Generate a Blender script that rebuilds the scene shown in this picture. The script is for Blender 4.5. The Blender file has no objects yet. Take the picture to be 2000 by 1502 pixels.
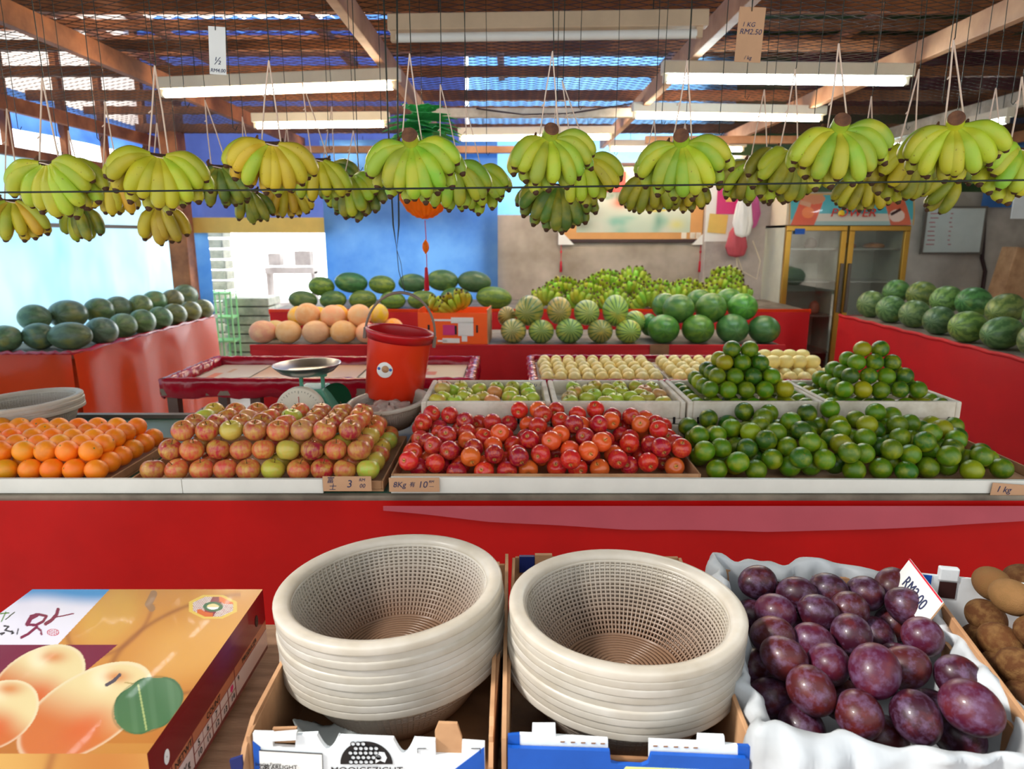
import bpy, math, random
import numpy as np
from mathutils import Vector, Matrix, Euler
random.seed(7); rng = np.random.RandomState(7)
PI = math.pi
sc = bpy.context.scene
col = sc.collection
# ---------------------------------------------------------------- camera
W_PX, H_PX, FPX, CZ, PITCH = 2000.0, 1502.0, 1330.0, 1.55, math.radians(12.35)
CP, SP = math.cos(PITCH), math.sin(PITCH)
cam_d = bpy.data.cameras.new('camera'); cam = bpy.data.objects.new('camera', cam_d); col.objects.link(cam)
cam.location = (0, 0, CZ); cam.rotation_euler = (PI/2 - PITCH, 0, 0)
cam_d.sensor_width = 36.0; cam_d.lens = 36.0*FPX/W_PX
cam_d.clip_start = 0.05; cam_d.clip_end = 200
cam_d.dof.use_dof = True; cam_d.dof.focus_distance = 1.35; cam_d.dof.aperture_fstop = 5.6
sc.camera = cam
# ---------------------------------------------------------------- light, exposure
sc.view_settings.view_transform = 'Standard'; sc.view_settings.look = 'None'
sc.view_settings.gamma = 1.0; sc.view_settings.use_curve_mapping = False
sc.view_settings.exposure = 0.55
sc.cycles.use_denoising = True
sc.cycles.max_bounces = 8; sc.cycles.diffuse_bounces = 4; sc.cycles.glossy_bounces = 3
sc.cycles.transmission_bounces = 6; sc.cycles.transparent_max_bounces = 12
sc.cycles.sample_clamp_indirect = 6.0
wd = bpy.data.worlds.new('overcast_sky'); sc.world = wd; wd.use_nodes = True
bg = wd.node_tree.nodes['Background']; bg.inputs[0].default_value = (0.92, 0.97, 1.0, 1); bg.inputs[1].default_value = 1.3
_n = wd.node_tree.nodes; _l = wd.node_tree.links   # brighter hazy sky towards the back of the stall
_tc = _n.new('ShaderNodeTexCoord'); _sx = _n.new('ShaderNodeSeparateXYZ'); _mr = _n.new('ShaderNodeMapRange'); _mr.interpolation_type = 'SMOOTHSTEP'
_l.new(_tc.outputs['Generated'], _sx.inputs[0]); _l.new(_sx.outputs[1], _mr.inputs[0])
for _i, _v in ((1, .25), (2, .8), (3, 1.05), (4, 4.6)): _mr.inputs[_i].default_value = _v
_l.new(_mr.outputs[0], bg.inputs[1])
sd = bpy.data.lights.new('hazy_sun', 'SUN'); sun = bpy.data.objects.new('hazy_sun', sd); col.objects.link(sun)
sd.energy = 3.6; sd.angle = math.radians(8); sd.color = (1, .96, .9); sun.rotation_euler = (math.radians(12), math.radians(-48), 0)

# ---------------------------------------------------------------- pixel <-> place
def ray(px, py):
    u = (px-1000)/FPX; v = (751-py)/FPX
    return Vector((u, CP+v*SP, -SP+v*CP))
def atY(px, py, Y):
    d = ray(px, py); return Vector((0, 0, CZ)) + d*(Y/d.y)
def atZ(px, py, dz):
    d = ray(px, py); return Vector((0, 0, CZ)) + d*(dz/d.z)
def proj(P):
    x, y, z = P[0], P[1], P[2]-CZ
    dep = y*CP - z*SP; up = y*SP + z*CP
    return 1000+FPX*x/dep, 751-FPX*up/dep, dep
Z0 = CZ   # heights below are written relative to the eye (dz)

# ---------------------------------------------------------------- tagging
def tag(o, label=None, cat=None, group=None, kind=None):
    if label: o['label'] = label
    if cat: o['category'] = cat
    if group: o['group'] = group
    if kind: o['kind'] = kind
    return o
def empty(name, loc=(0, 0, 0), rot=(0, 0, 0), label=None, cat=None, group=None):
    o = bpy.data.objects.new(name, None); col.objects.link(o)
    o.location = loc; o.rotation_euler = rot; o.empty_display_size = .05
    return tag(o, label, cat, group)
def link(name, me, parent=None, mats=None):
    if mats and not me.materials:
        for m in (mats if isinstance(mats, (list, tuple)) else [mats]): me.materials.append(m)
    o = bpy.data.objects.new(name, me); col.objects.link(o)
    if parent is not None: o.parent = parent
    return o
def struct(o): o['kind'] = 'structure'; return o

# ---------------------------------------------------------------- mesh builder
class MB:
    def __init__(s): s.v = []; s.f = []; s.m = []; s.s = []
    def add(s, vs, fs, mi=0, smooth=False):
        n = len(s.v); s.v += [tuple(v) for v in vs]
        for f in fs: s.f.append(tuple(i+n for i in f)); s.m.append(mi); s.s.append(smooth)
    def box(s, c, d, mi=0, M=None):
        x, y, z = d[0]/2, d[1]/2, d[2]/2
        vs = [Vector((i*x, j*y, k*z)) for k in (-1, 1) for j in (-1, 1) for i in (-1, 1)]
        if M is not None: vs = [M @ v for v in vs]
        c = Vector(c)
        s.add([v+c for v in vs], [(0,2,3,1),(4,5,7,6),(0,1,5,4),(1,3,7,5),(3,2,6,7),(2,0,4,6)], mi)
        return s
    def b2(s, x0, x1, y0, y1, z0, z1, mi=0):
        return s.box(((x0+x1)/2, (y0+y1)/2, (z0+z1)/2), (x1-x0, y1-y0, z1-z0), mi)
    def tube(s, pts, r, n=8, mi=0, cap=True, smooth=True, flat=1.0):
        pts = [Vector(p) for p in pts]; k = len(pts)
        rs = r if isinstance(r, (list, tuple)) else [r]*k
        t0 = (pts[1]-pts[0]).normalized()
        a = Vector((0, 0, 1)) if abs(t0.z) < .9 else Vector((1, 0, 0))
        nx = t0.cross(a).normalized(); vs = []
        for i, p in enumerate(pts):
            t = (pts[min(i+1, k-1)]-pts[max(i-1, 0)])
            t = t.normalized() if t.length > 1e-9 else t0
            nx = (nx - t*nx.dot(t)).normalized(); ny = t.cross(nx)
            for j in range(n):
                an = 2*PI*j/n; vs.append(p + nx*math.cos(an)*rs[i] + ny*math.sin(an)*rs[i]*flat)
        fs = [(i*n+j, i*n+(j+1) % n, (i+1)*n+(j+1) % n, (i+1)*n+j) for i in range(k-1) for j in range(n)]
        s.add(vs, fs, mi, smooth)
        if cap: 
            s.add(vs[:n], [tuple(reversed(range(n)))], mi); s.add(vs[-n:], [tuple(range(n))], mi)
        return s
    def lathe(s, prof, n=32, mi=0, c=(0, 0, 0), smooth=True, close=False, M=None):
        vs = []; c = Vector(c)
        for (r, z) in prof:
            for j in range(n):
                a = 2*PI*j/n; v = Vector((r*math.cos(a), r*math.sin(a), z))
                if M is not None: v = M @ v
                vs.append(v+c)
        k = len(prof)
        fs = [(i*n+j, i*n+(j+1) % n, (i+1)*n+(j+1) % n, (i+1)*n+j) for i in range(k-1) for j in range(n)]
        if close: fs += [((k-1)*n+j, (k-1)*n+(j+1) % n, (j+1) % n, j) for j in range(n)]
        s.add(vs, fs, mi, smooth); return s
    def disc(s, r, z, n=32, mi=0, c=(0, 0, 0), up=True):
        vs = [(c[0]+r*math.cos(2*PI*j/n), c[1]+r*math.sin(2*PI*j/n), c[2]+z) for j in range(n)]
        s.add(vs, [tuple(range(n)) if up else tuple(reversed(range(n)))], mi); return s
    def prism(s, poly, t, M=None, mi=0):
        """poly: (x, z) outline, extruded along y by t"""
        n = len(poly)
        vs = [Vector((p[0], 0, p[1])) for p in poly]+[Vector((p[0], t, p[1])) for p in poly]
        if M is not None: vs = [M @ v for v in vs]
        fs = [tuple(range(n)), tuple(reversed(range(n, 2*n)))]
        fs += [(i, i+n, (i+1) % n+n, (i+1) % n) for i in range(n)]
        s.add(vs, fs, mi); return s
    def mesh(s, name):
        me = bpy.data.meshes.new(name); me.from_pydata(s.v, [], s.f)
        me.polygons.foreach_set('material_index', s.m); me.polygons.foreach_set('use_smooth', s.s)
        me.update(); return me
    def build(s, name, mats, parent=None, bevel=0):
        o = link(name, s.mesh(name), parent, mats)
        if bevel:
            b = o.modifiers.new('bevel', 'BEVEL'); b.width = bevel; b.segments = 2; b.limit_method = 'ANGLE'
        return o
def grid_mesh(name, P, smooth=True, colors=None):
    """P: (ny, nx, 3) array"""
    ny, nx = P.shape[:2]
    idx = np.arange(ny*nx).reshape(ny, nx)
    f = np.stack([idx[:-1, :-1], idx[:-1, 1:], idx[1:, 1:], idx[1:, :-1]], -1).reshape(-1, 4)
    me = bpy.data.meshes.new(name)
    me.vertices.add(nx*ny); me.vertices.foreach_set('co', P.reshape(-1).astype(np.float32))
    me.loops.add(f.size); me.loops.foreach_set('vertex_index', f.reshape(-1).astype(np.int32))
    me.polygons.add(len(f)); me.polygons.foreach_set('loop_start', np.arange(0, f.size, 4, dtype=np.int32))
    me.polygons.foreach_set('use_smooth', np.full(len(f), smooth)); me.update(calc_edges=True)
    if colors is not None:
        at = me.color_attributes.new('print', 'FLOAT_COLOR', 'POINT')
        c = np.ones((ny*nx, 4), np.float32); c[:, :3] = colors.reshape(-1, 3); at.data.foreach_set('color', c.reshape(-1))
    me.validate(); return me

# ---------------------------------------------------------------- materials
def lin(c):
    return tuple(((x/255)/12.92 if x/255 <= .04045 else ((x/255+.055)/1.055)**2.4) for x in c)+(1,)
class NT:
    def __init__(s, name):
        s.mat = bpy.data.materials.new(name); s.mat.use_nodes = True
        s.t = s.mat.node_tree; s.b = s.t.nodes['Principled BSDF']; s.out = s.t.nodes['Material Output']
    def n(s, ty, **k):
        nd = s.t.nodes.new(ty)
        for a, b in k.items():
            if a[0] == 'i' and a[1:].isdigit(): nd.inputs[int(a[1:])].default_value = b
            else: setattr(nd, a, b)
        return nd
    def l(s, a, b): s.t.links.new(a, b)
    def ramp(s, fac, stops, interp='LINEAR'):
        r = s.n('ShaderNodeValToRGB'); e = r.color_ramp.elements; r.color_ramp.interpolation = interp
        while len(e) < len(stops): e.new(.5)
        for i, (p, c) in enumerate(stops): e[i].position = p; e[i].color = c
        s.l(fac, r.inputs[0]); return r.outputs[0]
    def mix(s, fac, a, b, mode='MIX'):
        m = s.n('ShaderNodeMix'); m.data_type = 'RGBA'; m.blend_type = mode
        for i, x in ((0, fac), (6, a), (7, b)):
            if hasattr(x, 'is_linked'): s.l(x, m.inputs[i])
            else: m.inputs[i].default_value = x
        return m.outputs[2]
    def math(s, op, a, b=0.0, c=0.0, clamp=False):
        m = s.n('ShaderNodeMath'); m.operation = op; m.use_clamp = clamp
        for i, x in enumerate((a, b, c)):
            if hasattr(x, 'is_linked'): s.l(x, m.inputs[i])
            else: m.inputs[i].default_value = x
        return m.outputs[0]
    def coords(s, rnd=True):
        tc = s.n('ShaderNodeTexCoord')
        if not rnd: return tc.outputs['Object'], tc.outputs['Object'], None
        oi = s.n('ShaderNodeObjectInfo')
        v = s.n('ShaderNodeVectorMath'); v.operation = 'MULTIPLY_ADD'
        s.l(oi.outputs['Random'], v.inputs[0]); v.inputs[1].default_value = (37, 53, 71)
        s.l(tc.outputs['Object'], v.inputs[2]); return tc.outputs['Object'], v.outputs[0], oi
    def noise(s, vec, scale, detail=3, rough=.5, dist=0):
        n = s.n('ShaderNodeTexNoise'); s.l(vec, n.inputs['Vector'])
        n.inputs['Scale'].default_value = scale; n.inputs['Detail'].default_value = detail
        n.inputs['Roughness'].default_value = rough; n.inputs['Distortion'].default_value = dist
        return n.outputs['Fac']
    def bump(s, h, strength=.3, dist=.01):
        b = s.n('ShaderNodeBump'); b.inputs['Strength'].default_value = strength; b.inputs['Distance'].default_value = dist
        s.l(h, b.inputs['Height']); s.l(b.outputs[0], s.b.inputs['Normal'])
    def set(s, rough=.5, metal=0, spec=.5, trans=0, sss=0, coat=0, alpha=1, ior=None):
        i = s.b.inputs; i['Roughness'].default_value = rough; i['Metallic'].default_value = metal
        i['Specular IOR Level'].default_value = spec; i['Transmission Weight'].default_value = trans
        i['Subsurface Weight'].default_value = sss; i['Coat Weight'].default_value = coat; i['Alpha'].default_value = alpha
        if ior: i['IOR'].default_value = ior
        return s
    def color(s, c):
        if hasattr(c, 'is_linked'): s.l(c, s.b.inputs['Base Color'])
        else: s.b.inputs['Base Color'].default_value = c
def M(name, c, rough=.5, metal=0, spec=.4, var=.12, scale=8, bump=0, bscale=60, c2=None, trans=0, stretch=None, thresh=(.35, .65), rnd=False):
    """procedural material: two tones mixed by noise"""
    t = NT(name); t.set(rough=rough, metal=metal, spec=spec)
    a = lin(c); b = lin(c2) if c2 else tuple(x*(1-var*2) for x in a[:3])+(1,)
    o, v, oi = t.coords(rnd)
    if stretch:
        mp = t.n('ShaderNodeMapping'); mp.inputs['Scale'].default_value = stretch; t.l(v, mp.inputs[0]); v = mp.outputs[0]
    n = t.noise(v, scale, 4, .6)
    cc = t.ramp(n, [(thresh[0], a), (thresh[1], b)]); t.color(cc)
    if bump: t.bump(t.noise(v, bscale, 3), bump, .004)
    if trans:
        tr = t.n('ShaderNodeBsdfTranslucent'); t.l(cc, tr.inputs[0])
        ms = t.n('ShaderNodeMixShader', i0=trans); t.l(t.b.outputs[0], ms.inputs[1]); t.l(tr.outputs[0], ms.inputs[2])
        t.l(ms.outputs[0], t.out.inputs[0])
    return t.mat
def Mprint(name, rough=.35, coat=.2):
    t = NT(name); t.set(rough=rough, coat=coat)
    a = t.n('ShaderNodeVertexColor'); a.layer_name = 'print'; t.color(a.outputs[0]); return t.mat
def Mfruit(name, blush, rough=.3, spec=.5, sc1=1.6, lo=.42, hi=.68, amt=.8, pole=None, speck=None, stripes=0, bump=0, coat=0, polew=.12, ss=14, sr=(.66, .72), sa=.7):
    """base = object colour; blush tone by noise; pole tone around the stem ends; meshes have unit radius"""
    t = NT(name); t.set(rough=rough, spec=spec, coat=coat)
    o, v, oi = t.coords()
    n = t.noise(v, sc1, 3, .55)
    if stripes:
        mp = t.n('ShaderNodeMapping'); mp.inputs['Scale'].default_value = (1, 1, .15); t.l(v, mp.inputs[0])
        n2 = t.noise(mp.outputs[0], stripes, 2, .5); n = t.math('ADD', t.math('MULTIPLY', n, .6), t.math('MULTIPLY', n2, .4))
    f = t.ramp(n, [(lo, (0, 0, 0, 1)), (hi, (amt, amt, amt, 1))])
    c = t.mix(f, oi.outputs['Color'], lin(blush))
    if pole:
        sx = t.n('ShaderNodeSeparateXYZ'); t.l(o, sx.inputs[0])
        r = t.math('SQRT', t.math('ADD', t.math('MULTIPLY', sx.outputs[0], sx.outputs[0]), t.math('MULTIPLY', sx.outputs[1], sx.outputs[1])))
        nn = t.math('MULTIPLY_ADD', n, .25, r)
        pf = t.ramp(nn, [(polew*.9, (1, 1, 1, 1)), (polew*2.6, (0, 0, 0, 1))])
        c = t.mix(pf, c, lin(pole))
    if speck:
        s2 = t.noise(v, ss, 4, .65); pf = t.ramp(s2, [(sr[0], (0, 0, 0, 1)), (sr[1], (sa, sa, sa, 1))]); c = t.mix(pf, c, lin(speck))
    t.color(c)
    if bump: t.bump(t.noise(v, 22, 2), bump, .02)
    return t.mat
def Mmelon(name, dark, n=10, wob=1.1, lo=.35, hi=.6, patch=None, rough=.35, amt=1.0, sharp=1.0):
    """stripes along local z; base = object colour, stripes = dark"""
    t = NT(name); t.set(rough=rough, spec=.45)
    o, v, oi = t.coords()
    sx = t.n('ShaderNodeSeparateXYZ'); t.l(o, sx.inputs[0])
    an = t.math('ARCTAN2', sx.outputs[1], sx.outputs[0])
    nz = t.noise(v, 3.2, 3, .6)
    ph = t.math('ADD', t.math('MULTIPLY', an, float(n)), t.math('MULTIPLY', nz, wob*6))
    s = t.math('MULTIPLY_ADD', t.math('SINE', ph), .5, .5)
    s = t.math('ADD', t.math('MULTIPLY', s, .8), t.math('MULTIPLY', t.noise(v, 9, 3, .7), .25))
    f = t.ramp(s, [(lo, (0, 0, 0, 1)), (hi, (amt, amt, amt, 1))])
    c = t.mix(f, oi.outputs['Color'], lin(dark))
    if patch:
        p = t.noise(v, .9, 2, .5); pf = t.ramp(p, [(.58, (0, 0, 0, 1)), (.74, (.7, .7, .7, 1))]); c = t.mix(pf, c, lin(patch))
    t.color(c); return t.mat
def Mglow(name, c, st):
    t = NT(name); t.b.inputs['Emission Color'].default_value = lin(c); t.b.inputs['Emission Strength'].default_value = st
    t.color(lin(c)); return t.mat

MT = {}
MT['red_cloth'] = M('red_cloth', (206, 12, 8), .45, var=.08, scale=3, bump=.5, bscale=9, trans=.3, spec=.2)
MT['red_dark'] = M('red_cotton', (190, 12, 20), .6, var=.08, scale=3, bump=.15, bscale=10)
MT['red_pale'] = M('faded_red_cloth', (178, 72, 84), .6, var=.06, scale=5, bump=.2, bscale=20)
MT['orange_plastic'] = M('orange_red_plastic_sheet', (255, 92, 44), .18, var=.04, scale=2, bump=.5, bscale=5, trans=.6, spec=.6)
MT['plum_wrap'] = M('crimson_plastic_wrap', (170, 14, 42), .2, var=.12, scale=6, bump=.6, bscale=30, spec=.7)
MT['wood'] = M('brown_timber', (170, 106, 64), .65, c2=(116, 68, 40), scale=5, stretch=(1, 1, 1), bump=.2)
MT['wood_l'] = M('pale_timber', (186, 138, 100), .65, c2=(150, 100, 66), scale=4, bump=.2)
MT['wood_w'] = M('whitewashed_timber', (214, 204, 186), .7, c2=(170, 158, 138), scale=7, bump=.2)
MT['grey_wood'] = M('weathered_board', (150, 140, 122), .7, c2=(105, 95, 82), scale=6, bump=.2)
MT['card'] = M('brown_cardboard', (190, 146, 106), .8, c2=(160, 116, 80), scale=9, bump=.1)
MT['card_d'] = M('darker_cardboard', (150, 106, 70), .8, c2=(118, 82, 54), scale=9, bump=.1)
MT['card_w'] = M('white_cardboard', (226, 230, 232), .6, var=.05, scale=14, bump=.15, bscale=90)
MT['card_b'] = M('blue_cardboard', (18, 84, 178), .5, var=.07, scale=9, bump=.12, bscale=90)
MT['navy'] = M('navy_cardboard', (22, 36, 96), .5, var=.07, scale=9)
MT['white_board'] = M('white_painted_board', (228, 226, 216), .55, var=.04, scale=9)
MT['foam'] = M('dirty_white_foam', (226, 216, 200), .8, c2=(184, 170, 148), scale=9, bump=.3, thresh=(.45, .75))
MT['paper'] = M('white_tissue_paper', (190, 194, 198), .5, c2=(172, 175, 177), scale=7, bump=.6, bscale=16, trans=.1)
MT['whitepaper'] = M('white_paper', (232, 232, 228), .6, var=.03)
MT['label_tan'] = M('tan_card', (196, 152, 116), .75, var=.05, scale=12)
MT['ink'] = M('blue_black_ink', (46, 52, 88), .6, var=.02)
MT['black'] = M('black_print', (26, 26, 28), .5, var=.02)
MT['wire'] = M('dark_wire', (44, 50, 42), .5, metal=.4, var=.1)
MT['mesh'] = M('rusty_wire', (86, 66, 54), .6, metal=.3, var=.15)
MT['twine'] = M('pale_raffia_twine', (240, 216, 196), .55, var=.05, trans=.2)
MT['concrete'] = M('stained_concrete', (206, 194, 180), .85, c2=(150, 138, 124), scale=1.4, bump=.25, bscale=12)
MT['plaster'] = M('grey_plaster', (196, 186, 180), .8, c2=(158, 148, 142), scale=3, bump=.1)
MT['floor'] = M('smooth_concrete_floor', (188, 182, 176), .38, c2=(160, 152, 146), scale=2)
MT['green_top'] = M('dark_green_tabletop', (30, 82, 66), .4, var=.1, scale=5)
MT['grey_metal'] = M('brown_grey_metal', (112, 102, 92), .45, metal=.3, var=.08)
MT['steel'] = M('brushed_steel_pan', (190, 190, 188), .3, metal=.95, var=.06, scale=6)
MT['scale_green'] = M('mint_green_paint', (88, 158, 130), .35, var=.06)
MT['scale_dark'] = M('dark_green_paint', (36, 92, 60), .4, var=.06)
MT['gold'] = M('gold_anodised_frame', (206, 160, 70), .3, metal=.85, var=.05)
MT['fridge_in'] = M('cooler_interior', (196, 200, 184), .5, var=.05)
MT['whiteboard'] = M('whiteboard', (200, 204, 196), .35, var=.03)
MT['frame_d'] = M('dark_wood_frame', (58, 34, 32), .35, var=.08)
MT['mat_tan'] = M('tan_picture_mount', (208, 152, 92), .6, var=.04)
MT['green_tarp'] = M('dark_green_tarp', (62, 84, 44), .6, var=.15, scale=2, bump=.3, bscale=6)
MT['bucket'] = M('orange_red_bucket', (226, 52, 20), .3, var=.03, scale=2, spec=.5)
MT['bucket_rim'] = M('crimson_bucket_rim', (190, 16, 26), .3, var=.03, scale=2, spec=.5)
MT['handle'] = M('grey_brown_handle', (128, 112, 100), .4, var=.05)
MT['orange_card'] = M('orange_printed_card', (250, 96, 20), .5, var=.04, scale=8)
MT['magenta'] = M('magenta_print', (206, 52, 120), .5, var=.03)
MT['pink'] = M('pink_plastic', (226, 110, 180), .35, var=.1, trans=.3)
MT['yellow'] = M('yellow_painted_beam', (226, 190, 96), .5, var=.05)
MT['leaf_paper'] = M('green_tissue_paper', (96, 224, 130), .5, var=.12, scale=9, trans=.35)
MT['orange_paper'] = M('orange_tissue_paper', (255, 140, 10), .5, var=.08, scale=5, trans=.4)
MT['red_silk'] = M('red_silk', (206, 24, 50), .5, var=.05)
MT['lamp_body'] = M('cream_lamp_housing', (226, 214, 190), .5, var=.04)
MT['lamp_dull'] = M('aged_lamp_housing', (206, 180, 150), .6, var=.08)  # browner version of the cream housing, its shade put into the colour
MT['tube_w'] = Mglow('warm_white_tube', (255, 232, 196), 50)
MT['tube_c'] = Mglow('cool_white_tube', (226, 248, 255), 50)
MT['clear'] = M('frosted_clear_roof_sheet', (246, 232, 222), .5, var=.05, scale=3, trans=.75)
MT['tarp_left'] = M('pale_blue_translucent_tarp', (190, 232, 248), .45, c2=(104, 180, 236), scale=1.1, bump=.3, bscale=6, trans=.40, stretch=(.6, .6, .35), thresh=(.42, .66))
MT['tarp_mid'] = M('blue_translucent_tarp', (134, 186, 232), .5, c2=(110, 166, 222), scale=2, bump=.25, bscale=7, trans=.55)
MT['tarp_sky'] = M('sky_blue_tarp', (96, 146, 200), .5, c2=(66, 118, 186), scale=2, bump=.9, bscale=4, trans=.35)
MT['tarp_dk'] = M('slate_blue_tarp', (88, 106, 176), .5, c2=(74, 90, 156), scale=2, bump=.4, bscale=5, trans=.2)
MT['tarp_rf'] = M('blue_roof_tarp', (104, 156, 228), .5, c2=(74, 120, 208), scale=2, trans=.6)
MT['roof_dark'] = M('dark_brown_roof_sheet', (96, 78, 70), .6, c2=(52, 42, 40), scale=3)
MT['red_sheet'] = M('maroon_plastic_sheet', (120, 50, 60), .3, c2=(70, 36, 60), scale=3, bump=.5, bscale=12)
MT['green_rack'] = M('pale_green_rack', (170, 236, 160), .4, var=.04)
MT['sack'] = M('pale_stacked_trays', (196, 192, 168), .7, c2=(150, 150, 130), scale=9)
MT['banana_tip'] = M('brown_banana_tip', (84, 56, 34), .7, var=.1)
MT['crown'] = M('brown_banana_crown', (104, 66, 40), .8, c2=(60, 40, 28), scale=30, bump=.5, bscale=80)
MT['cut'] = M('dried_stalk_cut', (124, 82, 56), .85, c2=(92, 60, 44), scale=40, bump=.4, bscale=90)
MT['stem'] = M('apple_stem', (92, 64, 36), .7, var=.1)
# basket plastic: milky, with brown grime towards the middle of the base
def basket_mat():
    t = NT('milky_strainer_plastic'); t.set(rough=.3, spec=.5)
    o, v, oi = t.coords()
    sx = t.n('ShaderNodeSeparateXYZ'); t.l(o, sx.inputs[0])
    n = t.noise(v, 7, 4, .65)
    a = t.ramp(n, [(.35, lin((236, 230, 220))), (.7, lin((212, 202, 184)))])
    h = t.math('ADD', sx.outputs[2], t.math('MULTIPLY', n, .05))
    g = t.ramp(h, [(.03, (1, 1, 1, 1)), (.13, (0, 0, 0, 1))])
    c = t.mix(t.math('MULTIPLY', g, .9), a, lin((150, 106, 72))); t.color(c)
    tr = t.n('ShaderNodeBsdfTranslucent'); t.l(c, tr.inputs[0])
    ms = t.n('ShaderNodeMixShader', i0=.5); t.l(t.b.outputs[0], ms.inputs[1]); t.l(tr.outputs[0], ms.inputs[2]); t.l(ms.outputs[0], t.out.inputs[0])
    return t.mat
MT['basket'] = basket_mat()
def glass_mat():
    t = NT('clear_glass'); t.color((.9, .95, .93, 1)); t.set(rough=.02, spec=.5)
    tr = t.n('ShaderNodeBsdfTransparent', i0=(.86, .9, .88, 1)); ms = t.n('ShaderNodeMixShader', i0=.12)
    gl = t.n('ShaderNodeBsdfGlossy'); gl.inputs['Roughness'].default_value = .03
    t.l(tr.outputs[0], ms.inputs[1]); t.l(gl.outputs[0], ms.inputs[2]); t.l(ms.outputs[0], t.out.inputs[0]); return t.mat
MT['glass'] = glass_mat()
MF = {}
MF['orange'] = Mfruit('orange_peel', (255, 150, 24), .38, sc1=1.2, bump=.12)
MF['fuji'] = Mfruit('striped_apple_skin', (214, 178, 74), .28, stripes=5, lo=.40, hi=.66, amt=.85, pole=(196, 176, 80), coat=.15)
MF['red'] = Mfruit('red_apple_skin', (236, 112, 34), .24, stripes=7, lo=.46, hi=.70, amt=.7, pole=(222, 184, 96), coat=.15, polew=.15)
MF['green_apple'] = Mfruit('green_apple_skin', (222, 140, 84), .3, sc1=1.0, lo=.56, hi=.72, amt=.7, pole=(150, 150, 50))
MF['lime'] = Mfruit('green_citrus_peel', (150, 156, 20), .3, sc1=1.0, lo=.46, hi=.7, amt=.8, pole=(150, 120, 40), speck=None, bump=.12, polew=.045)
MF['mango'] = Mfruit('yellow_fruit_skin', (246, 220, 140), .4, sc1=1.0)
MF['beige'] = Mfruit('beige_melon_rind', (236, 200, 150), .55, sc1=1.6, bump=.1)
MF['plum'] = Mfruit('bloomy_plum_skin', (98, 32, 26), .42, spec=.35, sc1=1.1, lo=.5, hi=.72, amt=.6, speck=(112, 90, 122), coat=.08, ss=2.0, sr=(.46, .72), sa=.6)
MF['kiwi'] = Mfruit('fuzzy_kiwi_skin', (120, 88, 50), .75, spec=.2, sc1=2.2, bump=.35, pole=(80, 56, 34), polew=.1)
MF['wm_dark'] = Mmelon('dark_watermelon_rind', (44, 62, 44), 9, 1.6, .2, .9, patch=(140, 136, 60), amt=.45, rough=.3)
MF['wm_mid'] = Mmelon('mottled_watermelon_rind', (44, 84, 44), 9, 1.8, .25, .8, patch=(150, 170, 70), amt=.6)
MF['wm_stripe'] = Mmelon('striped_watermelon_rind', (46, 104, 56), 15, .3, .66, .88, patch=(226, 196, 76), amt=.9)
MF['wm_round'] = Mmelon('round_watermelon_rind', (50, 96, 42), 7, 1.6, .25, .85, patch=(130, 160, 56), amt=.5)
def banana_mat():
    t = NT('banana_skin'); t.set(rough=.42, spec=.4)
    o, v, oi = t.coords()
    n = t.noise(v, 16, 3, .5)
    f = t.ramp(n, [(.4, (0, 0, 0, 1)), (.7, (.55, .55, .55, 1))])
    c = t.mix(f, oi.outputs['Color'], lin((206, 186, 44)))
    s2 = t.noise(v, 130, 2, .5); pf = t.ramp(s2, [(.70, (0, 0, 0, 1)), (.76, (.75, .75, .75, 1))]); c = t.mix(pf, c, lin((120, 84, 30)))
    t.color(c); return t.mat
MF['banana'] = banana_mat()
# ================================================================ SETTING
H = Z0
struct(MB().b2(-7, 7, -2, 13, -.1, 0).build('floor', MT['floor']))
# concrete back wall (low), right part up to the roof
bw = MB(); bw.b2(-.30, 1.96, 7.0, 7.15, 0, H+.20); bw.b2(2.5, 5.6, 7.0, 7.15, 0, H+.42)
struct(bw.build('wall_back', MT['concrete']))
struct(MB().b2(1.90, 2.55, 6.86, 7.02, 0, H+.75).build('wall_pier', MT['plaster'], bevel=.01))
struct(MB().b2(5.5, 5.6, -1, 7.6, 0, H+2.0).build('wall_right', MT['concrete']))
struct(MB().b2(-3.62, -3.52, 1.2, 7.0, 0, .62).build('wall_left', MT['concrete']))
# posts
p0 = atY(355, 470, 6.85)
o = MB().b2(p0.x-.09, p0.x+.09, 6.76, 6.94, 0, H+1.3).build('post', MT['wood'], bevel=.008)
tag(struct(o))
o = MB().b2(-3.6, -3.5, 1.6, 1.7, 0, H+1.0).build('post', MT['wood']); struct(o)
# hanging tarps -----------------------------------------------------
def tarp(name, mat, A, B, z0, z1, label, amp=.03, nx=60, nz=40, seed=1, cat='tarp'):
    r = np.random.RandomState(seed); A = np.array(A[:2]); B = np.array(B[:2])
    d = B-A; L = np.linalg.norm(d); nrm = np.array([-d[1], d[0]])/L
    u = np.linspace(0, 1, nx); w = np.linspace(0, 1, nz); U, Wv = np.meshgrid(u, w)
    off = np.zeros_like(U)
    for k in range(7):
        fx, fz, ph = r.uniform(2, 16), r.uniform(-3, 3), r.uniform(0, 6.28); off += np.sin(fx*U*L+fz*Wv*3+ph)*amp/(1+k*.4)
    off *= .6*(1-.5*Wv)
    P = np.zeros(U.shape+(3,)); P[..., 0] = A[0]+d[0]*U+nrm[0]*off; P[..., 1] = A[1]+d[1]*U+nrm[1]*off; P[..., 2] = z0+(z1-z0)*Wv
    o = link(name, grid_mesh(name, P), None, mat); return tag(o, label, cat)
tarp('hanging_tarp', MT['tarp_left'], (-3.56, 1.3), (-3.56, 7.5), .3, H+.56, 'pale cyan translucent tarp glowing along the left side behind the watermelons', seed=3, nx=90)
x0 = atY(372, 400, 7.1).x; x1 = atY(640, 400, 7.1).x; x2 = atY(972, 400, 6.95).x
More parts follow.
